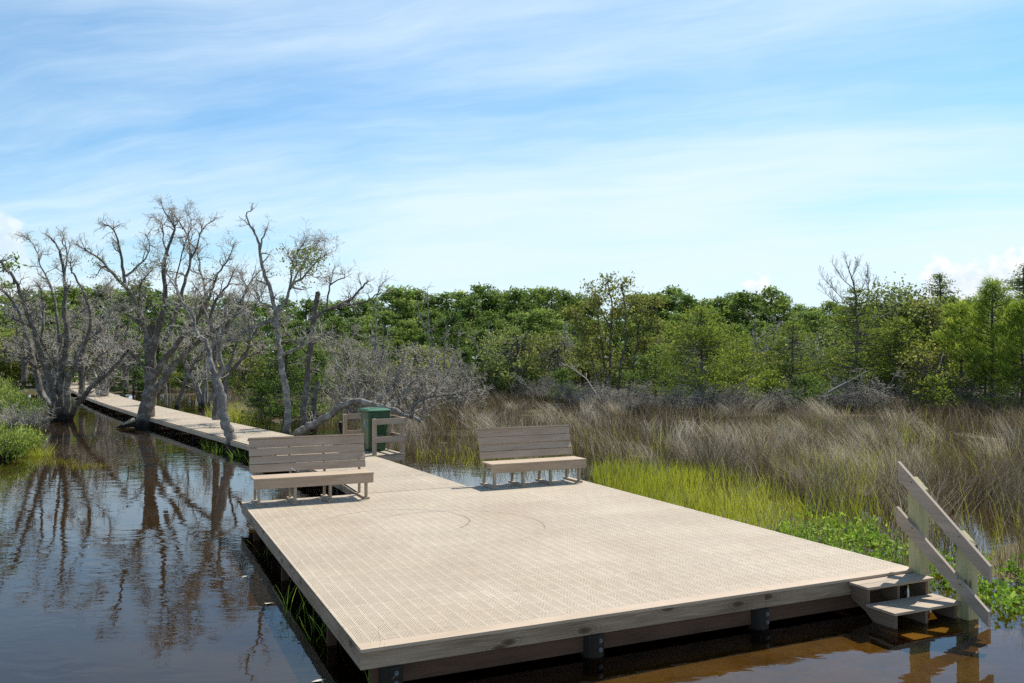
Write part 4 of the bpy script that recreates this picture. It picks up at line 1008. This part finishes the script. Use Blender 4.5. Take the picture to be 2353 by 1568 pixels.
solo('cedar_tree', cedar(H(2140, 870, 42), 1.3, .15, 56, 12, M_cedar, .02), 'small yellow-green cedar in the reeds below the pale-leaved bush', 'tree', 2142, 42)
def young_pine(h, w, size, nb, per, mat=M_ypine):
    P, R = trunk_poly(h*.95, .09, .02); br = []; cl = []; dr = []
    for i in range(nb):
        f = (i+rng.random())/nb; z = h*(.25+.74*f); rr = w*((1-f)**.75+.15)*rng.uniform(.6, 1.1); a = i*2.4+rng.normal()*.3; b0 = pt_on(P, z-.25*rr)
        tip = b0+np.array([math.cos(a)*rr, math.sin(a)*rr, rr*.55]); br.append((np.array([b0, (b0+tip)/2-np.array([0, 0, .1*rr]), tip]), np.array([.035, .025, .014])))
        for tt in np.linspace(.45, 1.02, 4): cl.append(b0*(1-tt)+tip*tt+rng.normal(size=3)*.08); dr.append(norm(tip-b0)*.5+np.array([0, 0, .5]))
    return (P, R), br, np.array(cl), dict(per=per, spread=.15, size=size, aspect=.1, mat=mat, bark=M_pinebark, flat=.8, dirs=np.array(dr))
solo('young_pine', young_pine(H(2268, 652, 43), 2.1, .24, 44, 60), 'young bright green pine with upright shoots near the right edge', 'tree', 2276, 43)
solo('young_pine', young_pine(H(2210, 700, 45), 1.9, .24, 38, 60), 'shorter bright green pine left of the tallest young pine', 'tree', 2208, 45)
solo('young_pine', young_pine(H(2350, 700, 41), 1.9, .24, 42, 60), 'bright yellow-green pine cut by the right edge of the view', 'tree', 2345, 41)
solo('cedar_tree', cedar(H(2345, 612, 50), 2.8, .14, 130, 26, M_dcedar, .1), 'tall dark cedar cut by the right edge of the view', 'tree', 2352, 50)
solo('cedar_tree', cedar(H(2290, 820, 42), 2.0, .16, 80, 12, M_dcedar, .02), 'dark low cedar under the young pines', 'tree', 2262, 43.6)
solo('cedar_tree', cedar(H(2330, 850, 39), 1.8, .15, 70, 12, M_cedar, .02), 'low yellow-green cedar at the right edge under the young pines', 'tree', 2338, 40)
# tall olive oak, half bare
OLP = dict(OAKP, n=[2.6, 4.0, 2.5], r=[.035, .018, .012], rmin=.007, len=[1.0, .55, .35])
traced_tree('olive_oak', 'tall half-bare olive oak with several dark stems at the marsh edge', 'tree', (1050, 1150), 50, [
    ([(1005, 1180), (1000, 1000), (1012, 840), (1015, 620), (1030, 400), (1000, 250), (995, 165)], .15, .02, 0, .9),
    ([(985, 1180), (975, 960), (955, 740), (935, 600), (920, 440), (895, 310), (850, 220)], .12, .015, 1, 1.2),
    ([(1020, 560), (960, 450), (930, 390), (905, 330)], .07, .015, -1, 1.2),
    ([(1050, 1180), (1080, 960), (1100, 780), (1140, 630), (1128, 450), (1120, 340), (1100, 235), (1142, 175)], .13, .015, -1, 1.1),
    ([(1130, 470), (1180, 370), (1260, 330)], .06, .015, 1, 1.4),
    ([(1110, 1180), (1170, 960), (1195, 810), (1222, 670), (1228, 510), (1300, 420), (1390, 350)], .12, .015, .5, 1.3),
    ([(1225, 600), (1320, 550), (1420, 520)], .06, .015, -1, 1.6),
    ([(985, 1100), (900, 880), (830, 640), (790, 500), (700, 430)], .09, .015, 1.2, 1.6),
    ([(1010, 800), (900, 760), (800, 740)], .07, .015, -1, 1.5),
    ([(1200, 800), (1300, 700), (1380, 640)], .07, .015, 1, 1.7),
], cc, M_bark, OLP, leaves=dict(frac=.75, per=12, spread=.26, size=.15, mat=M_olive))
# dead wood lying at the marsh edge
def dead_limb(label, pts, conv, dep, r):
    P = np.array([at(*conv(*p), dep+i*.4) for i, p in enumerate(pts)]); o_ = P[0].copy()
    t = thing('dead_branch', label, 'branch', o_); P = catmull(P, 4); R = np.linspace(r, .012, len(P)); lv = [[], [], []]
    grow(lv, P, R, 0, dict(DEADP, n=[2.5, 3, 0], len=[.9, .5, .3], r=[.025, .015, .01]))
    tube_obj('limb', [(P, R)], 6, M_twig, t, o_)
    tube_obj('twigs', lv[0]+lv[1], 3, M_twig, t, o_)
dead_limb('bleached fallen branch leaning at the foot of the tall olive oak', [(945, 1115), (870, 1000), (820, 930), (720, 860), (650, 820)], cc, 44, .035)
def cd(x, y): return 1725.4+.3001*x, 549+.3001*y
dead_limb('bleached branch lying over the reeds below the bare-topped tree', [(510, 1225), (640, 1140), (760, 1080), (880, 1010)], cd, 42, .035)
TH = dict(n=[6, 7, 4], t0=[.1, .1, .1], len=[.8, .45, .25], r=[.018, .011, .008], rmin=.007, k=[5, 4, 4], wig=[.4, .4, .4], up=[.05, .0, .0])
items = [dict(x=float(x+rng.uniform(-16, 16)), dep=float(np.interp(x, [1130, 1280, 1400, 1640, 1900, 2120, 2420], [62, 52, 44.5, 41, 42.5, 43.5, 43])+rng.uniform(-1.0, 1.5))) for x in np.arange(1140, 2400, 36)]
ordlabel(items, lambda z_, p, n: (f'{p} reed-edge twig tangle {z_}' if n > 1 else f'low grey twig tangle {z_}'))
tang = []
for i, it in enumerate(items):
    loc = place(it['x'], it['dep'])
    if i < 4:
        t = thing('bare_shrub', it['label'], 'shrub', loc, 'grey twig tangles along the reed edge'); lv = [[], [], []]; main = []
        for k in range(15):
            a = rng.uniform(0, 6.28); tip = np.array([math.cos(a)*1.7, math.sin(a)*1.7, rng.uniform(.5, 2.0)])*rng.uniform(.5, 1.05); P = catmull([(0, 0, -.1), tip*.45+rng.normal(size=3)*.15, tip], 3); R = np.linspace(.03, .008, len(P)); main.append((P, R)); grow(lv, P, R, 0, TH)
        tube_obj('stems', main+lv[0], 4, M_twigdark, t, (0, 0, 0)); tube_obj('twigs', lv[1]+lv[2], 3, M_twigdark if i % 2 else M_twig, t, (0, 0, 0)); tang.append(t)
    else:
        sc_ = rng.uniform(.6, 1.15); copy_tree(tang[i % 4], loc, rng.uniform(0, 6.28), (sc_, sc_, sc_*rng.uniform(.7, 1.2)), it['label'], 'grey twig tangles along the reed edge')
# left shore bushes and the green cedar behind the bench
solo('cedar_tree', cedar(H(640, 760, 35), 1.9, .13, 150, 15, M_dcedar, .02), 'dense dark green cedar behind the slender hooked-tip oak', 'tree', 655, 35)
solo('cedar_tree', cedar(H(720, 800, 36), 1.5, .13, 100, 14, M_dcedar, .02), 'dense green cedar right of the hooked-tip oak', 'tree', 725, 36.5)
solo('cedar_tree', cedar(H(600, 880, 33.5), .95, .11, 70, 14, M_dcedar, .02), 'low dark green cedar bush right of the slim pale oak', 'tree', 602, 33.5)
def shrub(h, w, size, n, per, mat):
    st = []; cl = []; dr = []
    for i in range(n):
        a = rng.uniform(0, 6.28); rr = w*math.sqrt(rng.random()); hh_ = h*math.sqrt(max(.05, 1-(rr/w)**2*.8))*rng.uniform(.6, 1.05)
        b0 = np.array([math.cos(a)*rr*.3, math.sin(a)*rr*.3, -.2]); tip = np.array([math.cos(a)*rr, math.sin(a)*rr, hh_])
        st.append((np.array([b0, (b0+tip)/2+rng.normal(size=3)*.05, tip]), np.array([.016, .011, .005])))
        for tt in (.5, .62, .74, .86, .97): cl.append(b0*(1-tt)+tip*tt); dr.append(norm(tip-b0)+np.array([0, 0, .9]))
    return st, [], np.array(cl), dict(per=per, spread=.085, size=size, aspect=.22, mat=mat, bark=M_twigdark, flat=1.1, dirs=np.array(dr))
def bush_at(label, x, y, spec): 
    p = un(x, y, 0); build_tree('green_shrub', spec, label, 'shrub', p, leafname='leaves')
bush_at('front lime-green shrub at the left edge, nearest the water', -12, 1052, shrub(.95, .85, .10, 90, 12, M_bush))
bush_at('small lime-green shrub beside the front one, reaching into the water', 52, 1030, shrub(.62, .55, .09, 60, 12, M_bush))
bush_at('larger lime-green shrub on the left shore below the many-trunked oak', 25, 972, shrub(1.5, 1.35, .11, 160, 12, M_bush))
bush_at('yellow-green shrub behind the larger one at the left edge', -20, 955, shrub(2.0, 1.5, .12, 150, 12, M_bush))
p = un(20, 992); DS = dict(SHRUBP, n=[7, 7, 4])
for (x, y, r, lab) in ((45, 990, .8, 'low tangle of grey twigs between the lime-green shrubs'), (-10, 893, 1.5, 'grey twiggy thicket above the lime-green shrubs')):
    p = un(x, y); t = thing('bare_shrub', lab, 'shrub', p); lv = [[], [], []]; main = []
    for k in range(14):
        a = rng.uniform(0, 6.28); tip = np.array([math.cos(a)*r*1.2, math.sin(a)*r*1.2, r*rng.uniform(.4, 1.0)]); P = catmull([(0, 0, -.1), tip*.4+rng.normal(size=3)*.1, tip], 3); R = np.linspace(.02, .006, len(P)); main.append((P, R)); grow(lv, P, R, 0, DS)
    tube_obj('stems', main, 5, M_twigdark, t, (0, 0, 0)); tube_obj('twigs', [q for l in lv for q in l], 3, M_twig, t, (0, 0, 0))
# left edge pine
P_ = place(-30, 42)
build_tree('pine_tree', far_pine(H(0, 545, 42), 1.7, .2, 40, 40, M_pine, .45), 'pine reaching in at the upper left edge of the view', 'tree', P_)

# ------------------------------------------------------------------ grasses
def blades(base, h, lean, width, curve, v0, mat, name, label, cat, levels=4):
    """base (n,3), lean (n,2) tip offset as a fraction of h"""
    n = len(base); s_ = np.linspace(0, 1, levels)
    P = np.empty((n, levels, 3)); 
    P[:, :, :2] = base[:, None, :2]+lean[:, None, :]*h[:, None, None]*(s_[None, :, None]**curve[:, None, None])
    P[:, :, 2] = base[:, 2:3]+h[:, None]*(s_[None, :])*np.sqrt(np.clip(1-.45*np.sum(lean**2, 1), .2, 1))[:, None]
    a = rng.uniform(0, 6.283, n); sd_ = np.stack([np.cos(a), np.sin(a), np.zeros(n)], 1)
    wd = width[:, None]*np.linspace(1, .25, levels)[None, :]
    V = np.stack([P-sd_[:, None, :]*wd[:, :, None]/2, P+sd_[:, None, :]*wd[:, :, None]/2], 2).reshape(-1, 3)
    idx = np.arange(n*levels*2).reshape(n, levels, 2)
    Q = np.stack([idx[:, :-1, 0], idx[:, :-1, 1], idx[:, 1:, 1], idx[:, 1:, 0]], -1).reshape(-1, 4)
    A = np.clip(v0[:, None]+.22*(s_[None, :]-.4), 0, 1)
    o = mesh_np(name, V, [Q], mat, attr=np.repeat(A.reshape(-1), 2)); tag(o, label, cat, kind='stuff'); return o
def scatter(poly, dens_fn, dmax, n):
    P = np.asarray(poly); lo = P.min(0); hi = P.max(0); hi = np.minimum(hi, [80, 105]); pts = []
    # sample in polar coordinates about the viewpoint so that density falls with distance
    lat = rng.uniform(-.68, .72, n); fw = 5*np.exp(rng.random(n)*math.log(dmax/5))
    X_ = CAM[0]+fw*math.sin(YAW)+lat*fw*math.cos(YAW); Y_ = CAM[1]+fw*math.cos(YAW)-lat*fw*math.sin(YAW)
    k = inpoly(X_, Y_, poly); X_, Y_, fw = X_[k], Y_[k], fw[k]
    k = rng.random(len(X_)) < dens_fn(X_, Y_, fw); return X_[k], Y_[k], fw[k]
def lean_field(x, y, s=.55, seed=11): return np.stack([vnoise(x, y, s, seed), vnoise(x, y, s, seed+1)], 1)
GREEN = G((1352, 1092), (1405, 1070), (1560, 1080), (1700, 1098), (1800, 1132), (1870, 1180), (1850, 1222))+[(6.5, 2.9), (6.42, 4.0), (6.38, 6.6)]
HERB = G((1790, 1215), (1900, 1195), (2000, 1215), (2100, 1290), (2352, 1330), (2500, 1370), (2500, 1450), (2330, 1420), (2200, 1362), (2110, 1340), (2075, 1305))+[(6.5, 1.2), (6.45, 2.6)]
POND = G((1860, 1040), (1960, 1020), (2040, 1060), (2050, 1120), (1980, 1165), (1900, 1130))
PATH2 = G((2060, 1330), (2140, 1345), (2210, 1420), (2060, 1420))
def rush_d(x, y, fw):
    d = np.clip(.34+.85*vnoise(x, y, .8, 21)+.65*vnoise(x, y, 2.4, 22), .03, 1)
    d = np.where(inpoly(x, y, GREEN), np.clip(.05+.4*(vnoise(x, y, 1.3, 23)-.3), .03, .5), d); d = np.where(inpoly(x, y, HERB), d*.22, d); d = np.where(inpoly(x, y, POND), d*.10, d)
    d = np.where(fw < 9, d*.5, d)
    return d
X_, Y_, fw = scatter(MARSH, rush_d, 78, 330000)
n = len(X_); lf = lean_field(X_, Y_); lf2 = lean_field(X_, Y_, 2.2, 31)
clump = .5+.5*vnoise(X_, Y_, .45, 41)
h = (.80+.2*vnoise(X_, Y_, .8, 51))*rng.uniform(.55, 1.15, n); h = np.where(inpoly(X_, Y_, HERB), h*.8, h); h = np.where((Y_ > 20) & (X_ < 6), h*.85, h)
lean = lf*.42+lf2*.35+rng.normal(size=(n, 2))*.24
v0 = np.clip(.10+.30*clump*rng.random(n)+.60*rng.random(n)**3.5+.35*np.clip(np.linalg.norm(lean, axis=1)-.4, 0, 1), 0, 1)
# wind-laid pale tussocks among the upright stems
tx, ty, tf = scatter(MARSH, lambda x, y, f: np.where(inpoly(x, y, GREEN) | inpoly(x, y, HERB), .02, .8)*np.where(f < 11, .3, 1)*np.clip(.5+.9*vnoise(x, y, .35, 27), .05, 1), 45, 1150)
k_ = 110; m_ = len(tx); ta = np.repeat(rng.uniform(-.4, 3.5, m_), k_); tl = np.repeat(rng.uniform(.45, .95, m_), k_)*rng.uniform(.6, 1.25, m_*k_); ta = ta+rng.normal(size=m_*k_)*.35
r_ = np.repeat(rng.uniform(.12, .4, m_), k_)
TX = np.repeat(tx, k_)+rng.normal(size=m_*k_)*r_; TY = np.repeat(ty, k_)+rng.normal(size=m_*k_)*r_; TF = np.repeat(tf, k_)
TLn = np.stack([np.cos(ta)*tl, np.sin(ta)*tl], 1); TH = np.repeat(rng.uniform(.7, 1.1, m_), k_)*rng.uniform(.6, 1.1, m_*k_)
TV = np.clip(np.repeat(rng.uniform(.5, 1.0, m_), k_)+rng.normal(size=m_*k_)*.18, 0, 1)
X_ = np.concatenate([X_, TX]); Y_ = np.concatenate([Y_, TY]); fw = np.concatenate([fw, TF]); h = np.concatenate([h, TH]); lean = np.concatenate([lean, TLn]); v0 = np.concatenate([v0, TV]); n = len(X_)
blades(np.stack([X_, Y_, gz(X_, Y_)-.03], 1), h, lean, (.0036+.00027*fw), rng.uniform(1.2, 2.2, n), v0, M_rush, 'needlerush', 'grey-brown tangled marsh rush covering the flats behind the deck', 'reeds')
# young green shoots among the rush and the bright grass beside the deck
X_, Y_, fw = scatter(MARSH, lambda x, y, f: np.where(inpoly(x, y, GREEN), .9, np.clip(.045+.6*np.clip(vnoise(x, y, .5, 61)-.3, 0, 1), 0, 1)*np.where(f > 32, .35, 1))*np.where(inpoly(x, y, HERB), .6, 1), 60, 170000)
n = len(X_); ing = inpoly(X_, Y_, GREEN)
keep = ~ing | (rng.random(n) < np.clip(.95+.7*vnoise(X_, Y_, 1.0, 24), .35, 1)); X_, Y_, fw, ing = X_[keep], Y_[keep], fw[keep], ing[keep]; n = len(X_)
h = np.where(ing, .44+.14*vnoise(X_, Y_, .8, 25), .62)*rng.uniform(.5, 1.2, n); h = np.where(fw < 9.5, h*.7, h)
lean = lean_field(X_, Y_, .9, 71)*.22+rng.normal(size=(n, 2))*.2
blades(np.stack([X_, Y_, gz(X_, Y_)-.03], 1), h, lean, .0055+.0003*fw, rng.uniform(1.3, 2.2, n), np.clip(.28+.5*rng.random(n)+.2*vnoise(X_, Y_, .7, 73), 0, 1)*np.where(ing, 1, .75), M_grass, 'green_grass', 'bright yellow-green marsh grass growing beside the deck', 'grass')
gx_ = scatter(GREEN, lambda x, y, f: np.clip(.6+.9*vnoise(x, y, 1.1, 26), .06, 1), 24, 240000)
X_, Y_, fw = gx_; n = len(X_); h = (.29+.15*vnoise(X_, Y_, .9, 25))*rng.uniform(.5, 1.2, n); h = np.where(fw < 10, h*.75, h)
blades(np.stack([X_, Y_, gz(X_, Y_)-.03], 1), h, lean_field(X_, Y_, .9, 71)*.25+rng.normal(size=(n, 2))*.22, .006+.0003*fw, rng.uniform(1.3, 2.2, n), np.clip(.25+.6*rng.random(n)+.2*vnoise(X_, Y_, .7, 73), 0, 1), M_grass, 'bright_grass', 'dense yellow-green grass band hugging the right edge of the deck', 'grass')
# margin grass by the walkway water
X_, Y_, fw = scatter(G((880, 1032), (1000, 1066), (1110, 1078), (1340, 1086), (1340, 1064), (1110, 1056), (985, 1044), (900, 1020)), lambda x, y, f: np.full(len(x), .95), 60, 60000)
n = len(X_)
blades(np.stack([X_, Y_, gz(X_, Y_)-.03], 1), .36*rng.uniform(.4, 1.2, n), rng.normal(size=(n, 2))*.3, .006+.0003*fw, rng.uniform(1.3, 2.2, n), np.clip(.2+.6*rng.random(n), 0, 1), M_grass, 'margin_grass', 'short yellowish grass fringing the water behind the benches', 'grass')
# leafy herbs
X_, Y_, fw = scatter(HERB, lambda x, y, f: np.clip(.75+.8*vnoise(x, y, 1.4, 81), .12, 1), 22, 26000)
n = len(X_); per = 9
st = np.repeat(np.stack([X_, Y_, gz(X_, Y_)], 1), per, 0); hz = np.repeat(rng.uniform(.10, .36, n), per)*rng.uniform(.3, 1, n*per)
C = st+np.stack([rng.normal(size=n*per)*.035, rng.normal(size=n*per)*.035, hz], 1)
V, Q = cards(C, .062, .48, np.tile([0, 0, .5], (n*per, 1)), .8)
o = mesh_np('marsh_herb', V, [Q], M_herb, attr=np.repeat(np.clip(.2+.65*rng.random(n*per)+.25*(hz-.2), 0, 1), 4))
tag(o, 'low leafy bright green marsh plants beside the stair', 'plants', kind='stuff')
# few reddish stems and straw over the herbs come with the rush above
# grass clumps: each a thing of its own
def clump_thing(name, label, cat, loc, n, r, hmin, hmax, mat, width=.008, v=(.2, .9), group=None, lean=.35):
    a = rng.uniform(0, 6.28, n); rr = r*np.sqrt(rng.random(n)); base = np.stack([np.cos(a)*rr, np.sin(a)*rr, np.full(n, -.12)], 1)
    h = rng.uniform(hmin, hmax, n)+.12; ln = rng.normal(size=(n, 2))*lean
    o = blades(base, h, ln, np.full(n, width), rng.uniform(1.3, 2.4, n), rng.uniform(v[0], v[1], n), mat, name, label, cat)
    del o['kind']; o.location = tuple(loc)
    if group: o['group'] = group
    return o
def cz(x, y): return (700+x/3.02)*.78426, (1480+y/3.02)*.78426
gl_ = 'reed tufts at the left side of the deck'
for (x, y, n_, r_, hm, lab) in ((480, 960, 9, .16, .5, 'sparse green reed tuft in the shade under the deck side, middle'), (380, 890, 4, .10, .5, 'two thin reed blades standing out in the water left of the deck'), (690, 1090, 14, .22, .42, 'green reed tuft under the left deck side nearer the front corner'), (215, 430, 5, .12, .4, 'few reed blades by the back left pile of the deck'), (790, 1180, 12, .2, .35, 'low reed tuft just behind the front left corner pile')):
    clump_thing('reed_tuft', lab, 'reeds', un(*cz(x, y)), n_, r_, .2, hm, M_herb, .009, (.1, .7), gl_)
clump_thing('reed_tuft', 'bright green reed tuft in front of the front left corner pile', 'reeds', un(868, 1572), 14, .09, .25, .5, M_herb, .009, (.3, .9), gl_)
for i, (x, y, n_, r_, lab) in enumerate(((140, 1062, 260, .5, 'left half of the floating yellow-green weed patch in open water'), (200, 1072, 220, .45, 'right half of the floating yellow-green weed patch in open water'))):
    clump_thing('weed_patch', lab, 'plants', un(x, y), n_, r_, .02, .16, M_float, .016, (.1, .9), 'floating weed in the open water', .7)
clump_thing('grass_tuft', 'pale green grass tuft at the waterline by the small left shrub', 'grass', un(95, 1045), 160, .35, .1, .38, M_grass, .012, (.3, .9), None, .5)
for (x, y, s_, lab) in ((548, 985, .5, 'pale straw grass clump beyond the boardwalk behind the slim oak'), (520, 965, .5, 'greenish grass clump beyond the boardwalk left of the dark cedars')):
    clump_thing('grass_tuft', lab, 'grass', un(x, y), 420, .9, .3, .9, M_grass, .014, (.5, 1), None, .25)
# low growth hanging along the shaded side of the boardwalk
for i, (lx, ly) in enumerate(((1.15, 17.9), (.92, 19.4), (.7, 20.8), (1.5, 16.0))):
    clump_thing('reed_tuft', ('leafy green tuft at the boardwalk side by the slim pale oak', 'first leafy tuft along the boardwalk side left of the slim oak', 'second leafy tuft along the boardwalk side left of the slim oak', 'leafy tuft at the boardwalk side right of the slim oak')[i], 'reeds', (lx-.1, ly, 0), 40, .25, .1, .32, M_herb, .016, (.1, .8), 'tufts along the boardwalk side', .5)
# short dark post with a pale top
p = un(782, 992); t = thing('mooring_post', 'short dark post with a pale cut top beside the arching limb', 'post', p)
MB().rod((0, 0, -.3), (0, 0, .36), .075, .065, 10).build('shaft', M_pile, t)
MB().rod((0, 0, .361), (0, 0, .375), .066, .06, 10).build('cut_top', M_leg, t)
# floating leaves
def fleaf(x, y, s_, label):
    s_ *= .7; p = un(x, y); N = 9; o = MB(); a0 = rng.uniform(0, 6.28)
    ring = [(s_*(1+.3*math.cos(3*k+a0))*math.cos(2*math.pi*k/N+a0), s_*.5*math.sin(2*math.pi*k/N+a0)*(1+.2*math.sin(2*k)), .006+.006*math.sin(k)) for k in range(N)]
    o.poly(ring+[(0, 0, .012)], [(k, (k+1) % N, N) for k in range(N)]); ob = o.build('floating_leaf', M_litter)
    ob.location = tuple(p); ob.rotation_euler = (0, 0, rng.uniform(0, 3)); tag(ob, label, 'leaf', 'leaves floating on the left water')
def cl_(x, y): return x*.4777*.78426, (1250+y*.4777)*.78426
for (x, y, s_, l) in ((1245, 592, .05, 'pale floating leaf below the reflection of the slim oak'), (1500, 920, .045, 'pale floating leaf close to the left deck side, farther one'), (1140, 595, .03, 'small floating speck left of the pale leaf below the slim oak'), (920, 632, .025, 'floating speck in the reflection of the thick leaning oak'), (543, 740, .02, 'floating speck in the mid-left water')): fleaf(*cl_(x, y), s_, l)
for (x, y, s_, l) in ((260, 870, .075, 'largest pale leaf afloat beside the deck reflection'), (48, 633, .045, 'pale leaf afloat at the left of the deck side reflections'), (200, 660, .03, 'small pale leaf touching the dark deck reflection'), (530, 1212, .022, 'white fleck afloat on the blue water by the front corner'), (700, 1555, .07, 'pale crumpled leaf at the bottom edge by the front corner')): fleaf(*cz(x, y), s_, l)
